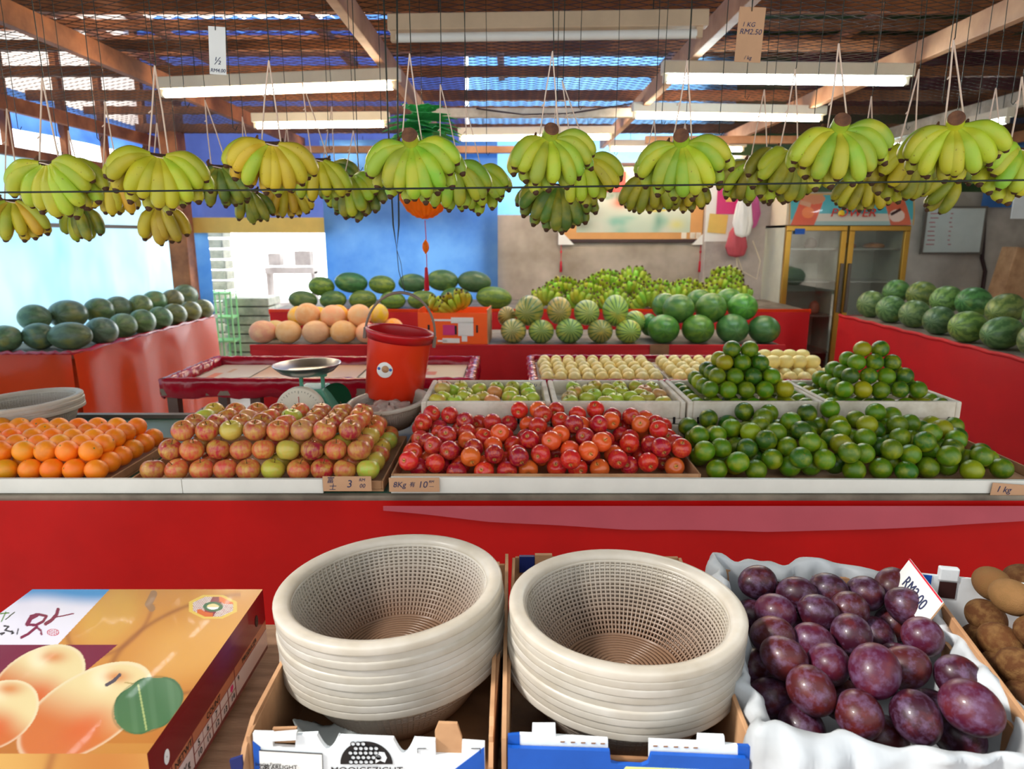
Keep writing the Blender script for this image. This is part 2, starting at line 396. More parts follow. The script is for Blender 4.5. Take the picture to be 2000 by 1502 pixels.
tarp('hanging_tarp', MT['tarp_dk'], (x0-.6, 7.12), (x1+1.4, 7.12), H+.12, H+2.0, 'dull violet blue tarp hung high at the back left above the bright doorway', seed=4)
tarp('hanging_tarp', MT['tarp_sky'], (x1, 6.93), (x2, 6.93), .5, H+.9, 'sky blue tarp hanging beside the doorway behind the long watermelons', seed=5)
xa = atY(915, 200, 7.2).x; xb = atY(1262, 200, 7.2).x
tarp('hanging_tarp', MT['tarp_mid'], (xa, 7.24), (xb+.9, 7.24), H+.0, H+2.0, 'light blue translucent tarp filling the gap above the concrete wall', seed=6)
tarp('hanging_tarp', MT['tarp_sky'], (atY(376, 500, 7.0).x, 7.0), (atY(411, 500, 7.0).x, 7.0), .1, H+.14, 'narrow blue tarp strip beside the left corner post', seed=8, nx=20)
tarp('hanging_tarp', MT['green_tarp'], (1.9, 7.3), (5.5, 7.3), H+.1, H+2.2, 'dark green tarp at the back right above the drinks cooler', seed=7)
tarp('hanging_tarp', MT['green_tarp'], (5.4, 1.0), (5.4, 7.0), H+.6, H+1.9, 'dark green tarp along the upper right side of the stall', seed=11)
tarp('hanging_tarp', MT['tarp_sky'], (4.62, 6.93), (5.35, 6.85), H+.27, H+1.1, 'deep blue tarp in the far right corner above the whiteboard', seed=9, nx=30)
tarp('plastic_sheet', MT['red_sheet'], (2.4, 6.3), (5.0, 5.9), H+1.06, H+1.5, 'crumpled maroon plastic sheet tied up under the roof at back right', seed=10, amp=.07, cat='plastic sheet')
# roof ---------------------------------------------------------------
def roofz(Y): return H+1.12+.13*(Y-1)
def roof_panel(x0, x1, ya, yb, mat, name='ceiling'):
    n = max(2, int((x1-x0)/.04)); xs = np.linspace(x0, x1, n); ys = np.linspace(ya, yb, 3)
    X, Y = np.meshgrid(xs, ys); P = np.stack([X, Y, roofz(Y)+.014*np.sin(X*2*PI/.16)], -1)
    return struct(link(name, grid_mesh(name, P), None, mat))
roofs = [(-4.0, -3.1, .6, 5.4, 'roof_dark'), (-3.06, -2.3, .6, 4.6, 'roof_dark'), (-3.06, -2.3, 4.62, 6.3, 'clear'), (-2.26, -1.5, .6, 5.3, 'roof_dark'), (-2.26, -1.5, 5.35, 6.1, 'clear'), (-4.0, -3.1, 5.5, 6.9, 'clear'),  # near edge is out of view, placed to shade the front boxes
         (-4.0, -2.6, 6.92, 8.2, 'tarp_rf'), (-3.06, -1.5, 6.32, 6.9, 'tarp_rf'), (-2.6, -1.5, 6.9, 7.9, 'tarp_rf'), (-1.5, -.4, .6, 5.4, 'roof_dark'), (-1.5, -.4, 5.46, 7.6, 'tarp_rf'),
         (-.4, 1.6, .6, 3.4, 'roof_dark'), (-.4, 1.6, 3.4, 7.5, 'tarp_rf'), (1.6, 5.6, .6, 7.5, 'green_tarp')]
tarp('side_sheet', MT['tarp_rf'], (-3.62, 1.3), (-3.62, 8.2), H+.76, H+1.03, 'low blue sheet strip along the upper left side under the roof', seed=21)
tarp('side_sheet', MT['clear'], (-3.66, 1.3), (-3.66, 8.2), H+1.02, H+2.2, 'pale translucent sheet closing the gable at the upper left', seed=22)
for y_ in (2.3, 3.2, 4.0, 4.55, 5.1, 5.75, 6.3, 7.0): struct(MB().b2(-3.61, -3.56, y_-.03, y_+.03, H+.6, H+2.0).build('wall_stud', MT['wood']))
for r_ in roofs: roof_panel(*r_[:4], MT[r_[4]])
# timber: long rafters running back, purlins across -------------------
def beam(x0, x1, y0, y1, z0, z1, mat, name='beam', label=None):
    o = MB().b2(x0, x1, y0, y1, z0, z1).build(name, MT[mat], bevel=.003); struct(o); return o
for i, (x, m_) in enumerate(((-3.48, 'wood'), (-2.07, 'wood'), (-.66, 'wood_l'), (.89, 'wood_l'), (2.03, 'wood_l'), (3.4, 'wood_w'), (4.7, 'wood'))):
    beam(x-.022, x+.022, 1.0, 7.1, H+.84, H+.94, m_, 'rafter_beam')
for y, z, h in ((2.95, 1.0, .09), (3.5, 1.02, .07), (4.0, .98, .05), (4.62, .98, .06), (5.4, .98, .07), (6.1, 1.0, .06), (6.9, .96, .08)):
    beam(-3.6, 5.4, y-.025, y+.025, H+z, H+z+h, 'wood', 'purlin_beam')
for y, z in ((4.3, 1.35), (5.2, 1.47), (6.0, 1.58), (6.8, 1.68)):
    beam(-3.6, 5.4, y-.03, y+.03, H+z-.06, H+z, 'wood', 'purlin_beam')
for x in (-3.2, -2.7, -1.45, -.1, 1.4, 2.6, 3.8):
    beam(x-.03, x+.03, 3.0, 7.3, H+1.5, H+1.56, 'wood', 'rafter_beam')
beam(-2.2, .2, 6.55, 6.62, H+.74, H+.80, 'wood_l', 'cross_beam')
beam(-.58, .85, 5.0, 5.05, H+.80, H+.86, 'wood_w', 'cross_beam')
beam(1.1, 2.6, 5.9, 5.95, H+.74, H+.80, 'wood_l', 'cross_beam')
yb = atY(505, 440, 7.0)
beam(x0+.02, x1+.1, 6.98, 7.06, yb.z-.075, yb.z+.075, 'yellow', 'lintel_beam')
# side rail on left and lamp-like gap
beam(-3.5, -3.46, 1.6, 6.8, H+.06, H+.09, 'grey_metal', 'side_rail')
beam(-3.5, -3.44, 1.6, 6.8, H+.54, H+.60, 'wood', 'side_rail')
# wire mesh ceiling
mb = MB(); zc = H+.955; X0, X1, Y0, Y1 = -3.6, 5.3, 1.8, 6.9; pit = .058
def clipseg(x, y, dx, dy):
    t0, t1 = -1e9, 1e9
    for p, d, a, b in ((x, dx, X0, X1), (y, dy, Y0, Y1)):
        ta, tb = (a-p)/d, (b-p)/d
        if ta > tb: ta, tb = tb, ta
        t0 = max(t0, ta); t1 = min(t1, tb)
    return (t0, t1) if t1 > t0+.05 else None
for sgn in (1, -1):
    dx, dy = .86, sgn*.5; nvec = (-dy, dx)
    for k in range(-190, 260):
        c = clipseg(nvec[0]*k*pit, 4.3+nvec[1]*(k-0)*pit, dx, dy)
        if c:
            bx, by = nvec[0]*k*pit, 4.3+nvec[1]*k*pit
            mb.tube([(bx+dx*c[0], by+dy*c[0], zc+sgn*.0012), (bx+dx*c[1], by+dy*c[1], zc+sgn*.0012)], .0018, 4, cap=False)
o = mb.build('ceiling_wire_mesh', MT['mesh']); tag(o, 'rusty diamond wire mesh stretched flat below the roof timbers', 'wire mesh')
# horizontal wire in front of the bananas
a = atY(-120, 377, 1.5); b = atY(2120, 350, 1.5)
o = MB().tube([a, a.lerp(b, .5)-Vector((0, 0, .003)), b], .0022, 6).build('horizontal_wire', MT['wire'])
tag(o, 'thin dark wire stretched across in front of the hanging bananas', 'wire')
# ---------------------------------------------------------------- fluorescent lamps
def lamp(A, B, tube, label, lit=True, body='lamp_body', h=.06):
    A, B = Vector(A), Vector(B); c = (A+B)/2; d = (B-A); L = d.length; a = math.atan2(d.y, d.x)
    t = empty('fluorescent_lamp', c, (0, -math.atan2(d.z, math.hypot(d.x, d.y)), a), label, 'lamp', 'fluorescent tube lamps under the roof')
    MB().b2(-L/2-.02, L/2+.03, -.03, .03, .022, .022+h).build('housing', MT[body], t, bevel=.004)
    for s in (-1, 1): MB().b2(s*L/2-.012, s*L/2+.012, -.014, .014, -.016, .03).build('end_holder', MT[body], t)
    for s in (-1, 1): MB().tube([(s*L*.35, 0, .02+h), (s*L*.35, 0, H+.955-c.z)], .0025, 5).build('suspension_wire', MT['wire'], t)
    MB().tube([(-L/2+.01, 0, 0), (L/2-.01, 0, 0)], .018, 12, smooth=True).build('tube', MT[tube] if lit else MT['whitepaper'], t)
def lamp_px(pa, pb, dz, tube, label, **k): lamp(atZ(pa[0], pa[1], dz), atZ(pb[0], pb[1], dz), tube, label, **k)
lamp_px((320, 184), (770, 168), .74, 'tube_w', 'lit warm white tube lamp above the yellowish banana hand at left')
lamp_px((500, 246), (752, 243), .75, 'tube_w', 'lit tube lamp just left of the green paper decoration')
lamp_px((640, 299), (722, 298), .80, 'tube_w', 'short looking distant lit lamp lowest left of the paper decoration')
lamp_px((900, 271), (1192, 268), .76, 'tube_w', 'lit tube lamp low in the middle behind the stumpy banana hands')
lamp_px((1192, 291), (1450, 292), .80, 'tube_w', 'most distant lit lamp seen between bananas above the painting')
lamp_px((1300, 155), (1768, 160), .75, 'tube_c', 'largest lit cool white tube lamp at upper right')
lamp_px((1240, 226), (1602, 232), .78, 'tube_w', 'lit warm tube lamp just below the large cool white one')
lamp_px((1708, 292), (1770, 283), .80, 'tube_c', 'lit tube seen end on over the cooler among right bananas')
lamp_px((1900, 250), (1966, 236), .76, 'tube_c', 'lit tube seen slanting at the far right edge')
lamp_px((770, 74), (1365, 66), .77, 'tube_w', 'unlit cream double housing lamp at the top middle', lit=False, h=.06, body='lamp_dull')
# ---------------------------------------------------------------- outside the back doorway
g = MB()
for k in range(11): g.b2(-.16+.01*math.sin(k*2.1), .16+.01*math.sin(k*1.3), -.12, .12, k*.118, k*.118+.095)
pp = atY(428, 600, 7.9)
t = empty('tray_stack', (pp.x, 7.9, 0), (0, 0, 0), 'tall stack of pale trays standing outside beside the blue door strip', 'tray stack')
g.build('trays', MT['sack'], t, bevel=.01); t.location.z = .35
MB().b2(-.2, .2, -.15, .15, -.35, 0).build('pallet', MT['grey_wood'], t)
pp = atY(497, 640, 7.6)
t = empty('tray_stack', (pp.x, 7.6, 0), (0, 0, 0), 'low wide stack of grey trays outside the doorway behind beige melons', 'tray stack')
g = MB()
for k in range(9): g.b2(-.25, .25, -.2, .2, k*.1, k*.1+.085)
g.build('trays', MT['sack'], t, bevel=.01)
g = MB(); pp = atY(440, 640, 7.2)
t = empty('plastic_rack', (pp.x, 7.2, 0), (0, 0, .1), 'pale green plastic rack standing in the bright doorway', 'rack')
for x in (-.11, .0, .11):
    for y in (-.1, .1): g.tube([(x, y, 0), (x, y, .98)], .009, 6)
for z in (.2, .45, .7, .95):
    g.b2(-.12, .12, -.11, .11, z, z+.018)
g.build('frame', MT['green_rack'], t)
g = MB(); g.box((0, 0, .62), (.8, .3, .10)); g.box((-.25, 0, .8), (.2, .2, .2)); g.box((.22, 0, .82), (.26, .22, .24)); g.b2(-.6, .6, -.4, .4, 0, .12); g.b2(-.4, -.34, -.1, .1, .1, .6); g.b2(.34, .4, -.1, .1, .1, .6)
pp = atY(570, 530, 11.5)
g.b2(-.5, -.4, -.3, .3, -.35, 0); g.b2(.4, .5, -.3, .3, -.35, 0); o = g.build('parked_cart', MT['plaster']); o.location = (pp.x, 11.5, .36); tag(o, 'blurred pale parked cart far outside the doorway', 'cart')
# ================================================================ LOW FRONT TABLE
TD = -.765
g = MB(); g.b2(-1.2, 1.5, .45, 1.235, H+TD-.03, H+TD)
t = empty('front_table', (0, 0, 0), (0, 0, 0), 'low wooden front table of worn planks under the fruit boxes', 'table')
g.build('tabletop', M('worn_planks', (176, 140, 112), .7, c2=(136, 104, 80), scale=6, stretch=(1, 8, 1), bump=.2), t)
for x in (-1.1, 1.4):
    for y in (.52, 1.18): MB().b2(x-.03, x+.03, y-.03, y+.03, 0, H+TD-.03).build('leg', MT['wood'], t)
# ================================================================ MAIN COUNTER
CD = -.68; YF = 1.74
t = empty('display_counter', (0, 0, 0), (0, 0, 0), 'long main fruit counter with dark green top and worn grey edge', 'counter')
MB().b2(-2.4, 1.5, YF, 2.5, H+CD-.015, H+CD).build('counter_top', MT['green_top'], t)
MB().b2(-2.4, 1.5, YF-.02, YF, H+CD-.02, H+CD-.002).build('front_edge', MT['grey_wood'], t)
MB().b2(-2.4, 1.5, 2.5, 2.53, H+CD-.02, H+CD+.015).build('back_rail', MT['grey_metal'], t)
for x in (-2.3, -.9, .3, 1.42):
    for y in (YF+.05, 2.45): MB().b2(x-.025, x+.025, y-.025, y+.025, 0, H+CD-.015).build('leg', MT['wood'], t)
def cloth(name, mat, A, B, ztop, zbot, label, folds=9, amp=.02, seed=1, nx=160, nz=24, cat='cloth', sag=None, out=0):
    r = np.random.RandomState(seed); A = np.array(A[:2]); B = np.array(B[:2]); d = B-A; L = np.linalg.norm(d)
    nrm = np.array([d[1], -d[0]])/L
    u = np.linspace(0, 1, nx); w = np.linspace(0, 1, nz); U, Wv = np.meshgrid(u, w)
    off = np.zeros_like(U)
    for k in range(6):
        f, ph = folds*r.uniform(.4, 1.8), r.uniform(0, 6.28); off += np.sin(f*U*2*PI+ph+Wv*r.uniform(-1, 1))*amp/(1+.5*k)
    off = (off+amp)*np.sqrt(Wv)+out*Wv
    zb = zbot if sag is None else np.interp(U, sag[0], sag[1])
    P = np.zeros(U.shape+(3,)); P[..., 0] = A[0]+d[0]*U+nrm[0]*off; P[..., 1] = A[1]+d[1]*U+nrm[1]*off; P[..., 2] = ztop+(zb-ztop)*Wv
    return tag(link(name, grid_mesh(name, P), None, mat), label, cat)
cloth('counter_skirt', MT['red_cloth'], (-2.4, YF-.03), (1.5, YF-.03), H+CD-.012, .03, 'red cloth skirt hanging down the front of the main counter', 7, .012, 2)
cloth('counter_skirt_overlay', MT['red_pale'], (-.34, YF-.052), (1.5, YF-.052), H+CD-.018, 0, 'faded pinkish red strip sagging over the top of the counter skirt', 3, .003, 5,
      sag=([0, .15, .35, .55, .8, 1], [H+CD-.03, H+CD-.06, H+CD-.083, H+CD-.09, H+CD-.075, H+CD-.05]), nz=8)
# white edging boards
def pxX(px, Y=YF, dz=CD+.03): # x of a pixel column at the counter front
    return (px-1000)/FPX*(Y*CP-dz*SP)
def board(xa, xb, z1a, z1b, label, zb=0.0, y=YF+.004, th=.012):
    g = MB(); g.prism([(xa, H+CD+zb), (xb, H+CD+zb), (xb, H+CD+z1b), (xa, H+CD+z1a)], th)
    o = g.build('edging_board', MT['white_board'], None, bevel=.001); o.location = (0, y-th, 0)
    return tag(o, label, 'board', 'white boards along the counter edge')
board(-2.3, pxX(357), .043, .04, 'long white edging board in front of the oranges')
board(pxX(358), pxX(632), .04, .040, 'cracked white edging board in front of the striped apples')
board(pxX(764), 1.42, .046, .036, 'longest white edging board in front of red apples and limes')
# fonts
TEXTS = []
def text(s, size, mat, parent, loc, rot, ext=.0003, shear=0, al='CENTER', sx=1, name='lettering'):
    c = bpy.data.curves.new(name, 'FONT'); c.body = s; c.size = size; c.extrude = ext; c.shear = shear; c.align_x = al; c.align_y = 'CENTER'
    c.resolution_u = 3; c.materials.append(mat); o = bpy.data.objects.new(name, c); col.objects.link(o); o.parent = parent
    o.location = loc; o.rotation_euler = rot; o.scale = (sx, 1, 1); TEXTS.append(o); return o
def tagcard(name, loc, rot, w, h, mat, label, lines, th=.0015, cat='price tag', hole=False, ink='ink'):
    t = empty(name, loc, rot, label, cat)
    MB().b2(-w/2, w/2, 0, th, -h/2, h/2).build('card', mat, t, bevel=.0004)
    for (s, x, z, size, *r) in lines:
        text(s, size, MT[ink], t, (x, -.0006, z), (PI/2, 0, r[0] if r else 0), shear=.2, name='handwriting')
    return t
p = atY(678, 945, YF-.016); tagcard('price_tag', p, (0, 0, 0), .13, .042, MT['label_tan'], 'tan cardboard price tag reading 3.00 below the striped apples',
    [('富', -.045, .010, .02), ('士', -.04, -.010, .02), ('3', .005, -.001, .03), ('RM', .04, .011, .012), ('00', .04, -.006, .016)])
p = atY(809, 947, YF-.016); tagcard('price_tag', p, (0, 0, 0), .135, .040, MT['label_tan'], 'tan cardboard price tag offering a weight for 10 below red apples',
    [('8Kg', -.04, 0, .022), ('有', -.006, 0, .016), ('10', .022, 0, .026), ('RM', .046, .009, .010), ('—', .046, -.004, .012)])
p = atY(1972, 960, YF-.016); tagcard('price_tag', p, (0, .08, 0), .10, .042, MT['label_tan'], 'tan cardboard tag reading 1kg below the limes at right',
    [('1 kg', -.018, .004, .024)])
# ================================================================ FRUIT MESHES (unit radius)
def sphere_mesh(name, prof, n=24, mats=None):
    """prof(theta 0..pi) -> (r, z)"""
    g = MB(); k = 15
    pr = [prof(PI*i/k) for i in range(k+1)]
    pr[0] = (.001, pr[0][1]); pr[-1] = (.001, pr[-1][1])
    g.lathe(pr[::-1], n); me = g.mesh(name)
    for m in mats: me.materials.append(m)
    return me
def p_sphere(sq=1.0): return lambda t: (math.sin(t), math.cos(t)*sq)
def p_apple(h=.92, dt=.30, db=.16):
    def f(t):
        s, c = math.sin(t), math.cos(t)
        r = s*(1+.06*c); z = c*h
        z -= dt*math.exp(-(s/.28)**2) if c > 0 else -db*math.exp(-(s/.25)**2)
        return r, z
    return f
def p_plum(t): s, c = math.sin(t), math.cos(t); return s, c*1.16+.05*c*c
def p_mango(t): s, c = math.sin(t), math.cos(t); return s*(1-.10*c), c*1.2
FM = {
 'orange': sphere_mesh('orange', lambda t: (math.sin(t), math.cos(t)*.97-(.05*math.exp(-(math.sin(t)/.15)**2) if t < 1.5 else 0)), 26, [MF['orange']]),
 'fuji': sphere_mesh('striped_apple', p_apple(), 26, [MF['fuji']]),
 'red': sphere_mesh('red_apple', p_apple(.98), 24, [MF['red']]),
 'gapple': sphere_mesh('green_apple', p_apple(.9), 20, [MF['green_apple']]),
 'lime': sphere_mesh('green_lime', lambda t: (math.sin(t), math.cos(t)*.96+(.03*math.exp(-(math.sin(t)/.12)**2) if t < 1.5 else 0)), 22, [MF['lime']]),
 'mango': sphere_mesh('yellow_mango', p_mango, 20, [MF['mango']]),
 'beige': sphere_mesh('beige_melon', p_sphere(.96), 28, [MF['beige']]),
 'plum': sphere_mesh('plum', p_plum, 36, [MF['plum']]),
 'kiwi': sphere_mesh('kiwi', lambda t: (math.sin(t), math.cos(t)*1.28), 32, [MF['kiwi']]),
 'wm_dark': sphere_mesh('dark_watermelon', lambda t: (math.sin(t), math.cos(t)*1.0), 30, [MF['wm_dark']]),
 'wm_mid': sphere_mesh('mottled_watermelon', lambda t: (math.sin(t), math.cos(t)), 30, [MF['wm_mid']]),
 'wm_stripe': sphere_mesh('striped_watermelon', lambda t: (math.sin(t), math.cos(t)), 30, [MF['wm_stripe']]),
 'wm_round': sphere_mesh('round_watermelon', lambda t: (math.sin(t), math.cos(t)), 30, [MF['wm_round']]),
}
stem_me = {}
def small_stem(key, z, h, r):
    g = MB(); g.tube([(0, 0, z-.12), (.02, 0, z+h*.5), (.09, .02, z+h)], [r, r*.8, r*1.2], 6); me = g.mesh(key+'_stem'); me.materials.append(MT['stem']); return me
STEM = {'fuji': small_stem('fuji', .68, .34, .035), 'red': small_stem('red', .72, .36, .035), 'gapple': small_stem('gapple', .66, .34, .035)}
def navel(key, z, r, mat):
    g = MB(); g.lathe([(.002, z+.012), (r*.6, z+.012), (r, z-.01), (r*1.1, z-.05)], 8); me = g.mesh(key); me.materials.append(mat); return me
STEM['lime'] = navel('lime_stem_button', .975, .085, M('dry_stem_button', (126, 124, 50), .7))
STEM['orange'] = navel('orange_stem_button', .935, .085, M('dry_stem_button_o', (120, 130, 60), .7))
PARTN = {'lime': 'stem_button', 'orange': 'stem_button'}

ORD = ['zeroth', 'first', 'second', 'third', 'fourth', 'fifth', 'sixth', 'seventh', 'eighth', 'ninth', 'tenth', 'eleventh', 'twelfth',
       'thirteenth', 'fourteenth', 'fifteenth', 'sixteenth', 'seventeenth', 'eighteenth', 'nineteenth', 'twentieth']
for i in range(1, 10): ORD.append('twenty-'+ORD[i])
ORD.append('thirtieth')
for i in range(1, 10): ORD.append('thirty-'+ORD[i])
def put(kind, P, R, name, label, cat, group, color, rot=None, sz=(1, 1, 1), stem=True):
    o = link(name, FM[kind]); o.location = P; o.scale = (R*sz[0], R*sz[1], R*sz[2])
    o.rotation_euler = rot if rot is not None else (random.uniform(-.9, .9), random.uniform(-.9, .9), random.uniform(0, 6.28))
    o.color = color; tag(o, label, cat, group)
    if stem and kind in STEM:
        s = link(PARTN.get(kind, 'stem'), STEM[kind]); s.parent = o
    return o
# ---------------------------------------------------------------- heaps
def visible(C, R, others=None, thr=.07):
    """keep the fruits of which the camera's neighbourhood sees something"""
    C = np.asarray(C); n = len(C); keep = []
    eyes = [np.array([0, 0, CZ]), np.array([.35, 0, CZ+.1]), np.array([-.35, 0, CZ+.1])]
    dirs = rng.normal(size=(70, 3)); dirs /= np.linalg.norm(dirs, axis=1)[:, None]
    for i in range(n):
        best = 0
        for E in eyes:
            f = E-C[i]; f /= np.linalg.norm(f); D = dirs*np.sign(dirs@f)[:, None]
            P = C[i]+D*R*1.001; d = E-P; L = np.linalg.norm(d, axis=1); d = d/L[:, None]
            m = np.ones(len(P), bool)
            near = np.where(np.linalg.norm(C-C[i], axis=1) < R*9)[0]
            for j in near:
                if j == i: continue
                oc = P-C[j]; b = (oc*d).sum(1); c = (oc*oc).sum(1)-R*R*.97; m &= ~((b*b-c > 0) & (b < 0))
            w = D@f; best = max(best, (m*w).sum()/w.sum())
        keep.append(best > thr)
    return np.array(keep)
def heap(inside, surf, base, r, tries, seed, lim=None):
    rs = np.random.RandomState(seed); C = np.zeros((0, 3)); x0, x1, y0, y1 = inside[:4]; ok = inside[4] if len(inside) > 4 else (lambda x, y: True)
    def rest(x, y):
        if len(C) == 0: return base+r
        d2 = (C[:, 0]-x)**2+(C[:, 1]-y)**2; m = d2 < 4*r*r*.999
        if not m.any(): return base+r
        return max(base+r, (C[m, 2]+np.sqrt(4*r*r-d2[m])).max())
    for k in range(tries):
        x, y = rs.uniform(x0+r, x1-r), rs.uniform(y0+r, y1-r); z = rest(x, y)
        st = r*.8
        for q in range(14):
            xx, yy = x+rs.normal()*st, y+rs.normal()*st
            if not (x0+r <= xx <= x1-r and y0+r <= yy <= y1-r and ok(xx, yy)): continue
            zz = rest(xx, yy)
            if zz < z: x, y, z = xx, yy, zz
            else: st *= .85
        if z <= surf(x, y) and ok(x, y): C = np.vstack([C, [x, y, z]])
        if lim and len(C) >= lim: break
    return C
def row_labels(C, bands_px, fmt):
    pr = np.array([proj(c)[:2] for c in C]); lab = [None]*len(C)
    ymax = pr[:, 1].max(); row = ((ymax-pr[:, 1])/bands_px).astype(int)
    for rw in sorted(set(row)):
        ids = [i for i in range(len(C)) if row[i] == rw]; ids.sort(key=lambda i: pr[i, 0])
        for k, i in enumerate(ids): lab[i] = (rw+1, k+1)
    return lab
def scatter(C, kind, r, name, palette, fruit, place, cat, group, bands, tilt='rand', jr=.04, stem=True):
    keep = visible(C, r); C = C[keep]; lab = row_labels(C, bands, None); n = 0
    cnt = {}
    for c, (rw, k) in zip(C, lab):
        word, colr = palette[rng.choice(len(palette), p=[p[2] for p in palette])][:2]
        j = [x*(1+rng.uniform(-.1, .1)) for x in colr]
        rwn = 'front row' if rw == 1 else ORD[rw]+' row up'
        label = f'{word} {fruit}, {rwn} of {place}, {ORD[k]} from left'
        if tilt == 'rand': rot = (random.uniform(-1.2, 1.2), random.uniform(-1.2, 1.2), random.uniform(0, 6.28))
        elif tilt == 'cam': rot = (random.uniform(.5, 2.2), random.uniform(-.6, .6), random.uniform(-.5, .5))
        else: rot = (random.uniform(-.35, .5), random.uniform(-.4, .4), random.uniform(0, 6.28))
        put(kind, c, r*(1+rng.uniform(-jr, .01)), name, label, cat, group, tuple(lin([min(255, x) for x in j])), rot, stem=stem)
    print(name, len(C)); return C
def pyramid(x0, x1, y0, y1, base, r, layers, jit=.06, seed=1, dx=2.0, dz=1.42, hip=(1, 1, 1)):
    rs = np.random.RandomState(seed); out = []
    nx = int((x1-x0)/(dx*r)); ny = int((y1-y0)/(2*r))
    for k in range(layers):
        a = k*hip[0]
        for i in range(nx-k*hip[0]-k*hip[1]+ (0)):
            for j in range(ny-k-(k if hip[2] else 0)):
                out.append((x0+r+(i+k*hip[0]/1.0*(1)-(k*.5 if hip[0] == 1 else 0))*dx*r + rs.normal()*jit*r, y0+r+(j+k*.5)*2*r+rs.normal()*jit*r, base+r+k*dz*r+rs.normal()*jit*r*.3))
    return np.array(out)
def pyr(x0, x1, y0, y1, base, r, layers, jit=.05, seed=1):
    rs = np.random.RandomState(seed); out = []
    nx = int(round((x1-x0)/(2*r))); ny = int(round((y1-y0)/(2*r)))
    for k in range(layers):
        for i in range(nx-k):
            for j in range(ny-k):
                out.append((x0+r+(i+k*.5)*2.02*r+rs.normal()*jit*r, y0+r+(j+k*.5)*2.02*r+rs.normal()*jit*r, base+r+k*1.43*r))
    return np.array(out)
def relax(C, R, it=30, zmin=None):
    C = np.array(C, float); R = np.array(R, float)
    for _ in range(it):
        mv = 0
        for i in range(len(C)):
            d = C-C[i]; L = np.linalg.norm(d, axis=1); L[i] = 9
            for j in np.where(L < (R+R[i])*.995)[0]:
                if j == i: continue
                v = (C[j]-C[i])/(L[j]+1e-9); ov = (R[i]+R[j]-L[j])/2; C[i] -= v*ov; C[j] += v*ov; mv += ov
            if zmin is not None: C[i, 2] = max(C[i, 2], zmin+R[i]*.98)
        if mv < 1e-4: break
    return C
BASE = H+CD+.012
# oranges
C = pyr(-1.125-.061*9, -1.115, YF+.02, YF+.02+.061*6, BASE+.004, .0305, 2, seed=3)
scatter(C, 'orange', .0305, 'orange', [('bright ripe', (252, 142, 24), .7), ('deeper coloured', (250, 118, 12), .3)], 'orange', 'the orange pile', 'orange', 'oranges piled at the left of the counter', 22, 'rand', .02)
# striped apples
C = pyr(pxX(256), pxX(256)+.066*10, YF+.02, YF+.02+.066*6, BASE, .033, 3, seed=5, jit=.08)
scatter(C, 'fuji', .033, 'striped_apple', [('blushed red', (206, 84, 66), .5), ('crimson', (176, 40, 56), .22), ('yellow green', (196, 190, 76), .14), ('salmon', (222, 138, 96), .14)], 'striped apple', 'the striped apple pile', 'apple', 'striped apples piled beside the oranges', 24, 'up')
# red apples
xl, xr = pxX(768), pxX(1344)
C = heap((xl, xr+.03, YF+.015, 2.12), lambda x, y: BASE+np.interp(y, [YF, 1.9, 2.12], [.066, .105, .128])+(.012*math.sin(x*9)+.008*math.sin(x*23+y*9)), BASE, .0285, 2600, 11)
scatter(C, 'red', .0285, 'red_apple', [('red', (204, 40, 42), .5), ('crimson', (172, 24, 48), .25), ('orange-red', (228, 96, 44), .25)], 'apple', 'the red apple heap', 'apple', 'red apples heaped in the middle of the counter', 20, 'cam')
# limes
xl, xr = pxX(1344)+.015, 1.45
def lime_ok(x, y): return True
C = heap((xl+.02, xr, YF+.015, 2.12), lambda x, y: BASE+np.interp(y, [YF, 1.9, 2.12], [.06, .105, .125])*np.interp(x, [xl, xl+.1, 1.3, 1.45], [.85, 1, 1, .55])+(.012*math.sin(x*7+1)+.008*math.sin(x*19+y*9)), BASE, .0305, 2800, 12)
scatter(C, 'lime', .0305, 'green_lime', [('green', (84, 124, 16), .6), ('dark green', (52, 96, 22), .25), ('yellowish green', (140, 148, 20), .15)], 'lime', 'the big lime heap', 'lime', 'limes heaped at the right of the counter', 21, 'rand')
# tray walls of the counter boxes
def tray(name, x0, x1, y0, y1, z0, h, mat, label, th=.008, cat='tray', group=None):
    t = empty(name, ((x0+x1)/2, (y0+y1)/2, z0), (0, 0, 0), label, cat, group); w, d = (x1-x0)/2, (y1-y0)/2
    MB().b2(-w, w, -d, d, 0, .006).build('base', mat, t)
    g = MB(); g.b2(-w, -w+th, -d, d, .006, h); g.b2(w-th, w, -d, d, .006, h); g.b2(-w+th, w-th, d-th, d, .006, h); g.b2(-w+th, w-th, -d, -d+th, .006, h)
    g.build('sides', mat, t, bevel=.002); return t
tray('cardboard_tray', pxX(764)+.0, pxX(1344)+.035, YF+.004, 2.125, H+CD+.001, .05, MT['card'], 'shallow cardboard tray holding the red apple heap', .005, group=None)
tray('cardboard_tray', pxX(1344)+.036, 1.47, YF+.004, 2.125, H+CD+.001, .035, MT['card'], 'shallow cardboard tray holding the big lime heap', .005)
tray('cardboard_tray', pxX(252)-.01, pxX(256)+.68, YF+.004, YF+.43, H+CD+.001, .03, MT['card'], 'shallow cardboard tray under the striped apple pile', .005)
tray('cardboard_tray', -1.70, -1.10, YF+.004, YF+.41, H+CD+.001, .03, MT['card'], 'shallow cardboard tray under the orange pile', .005)
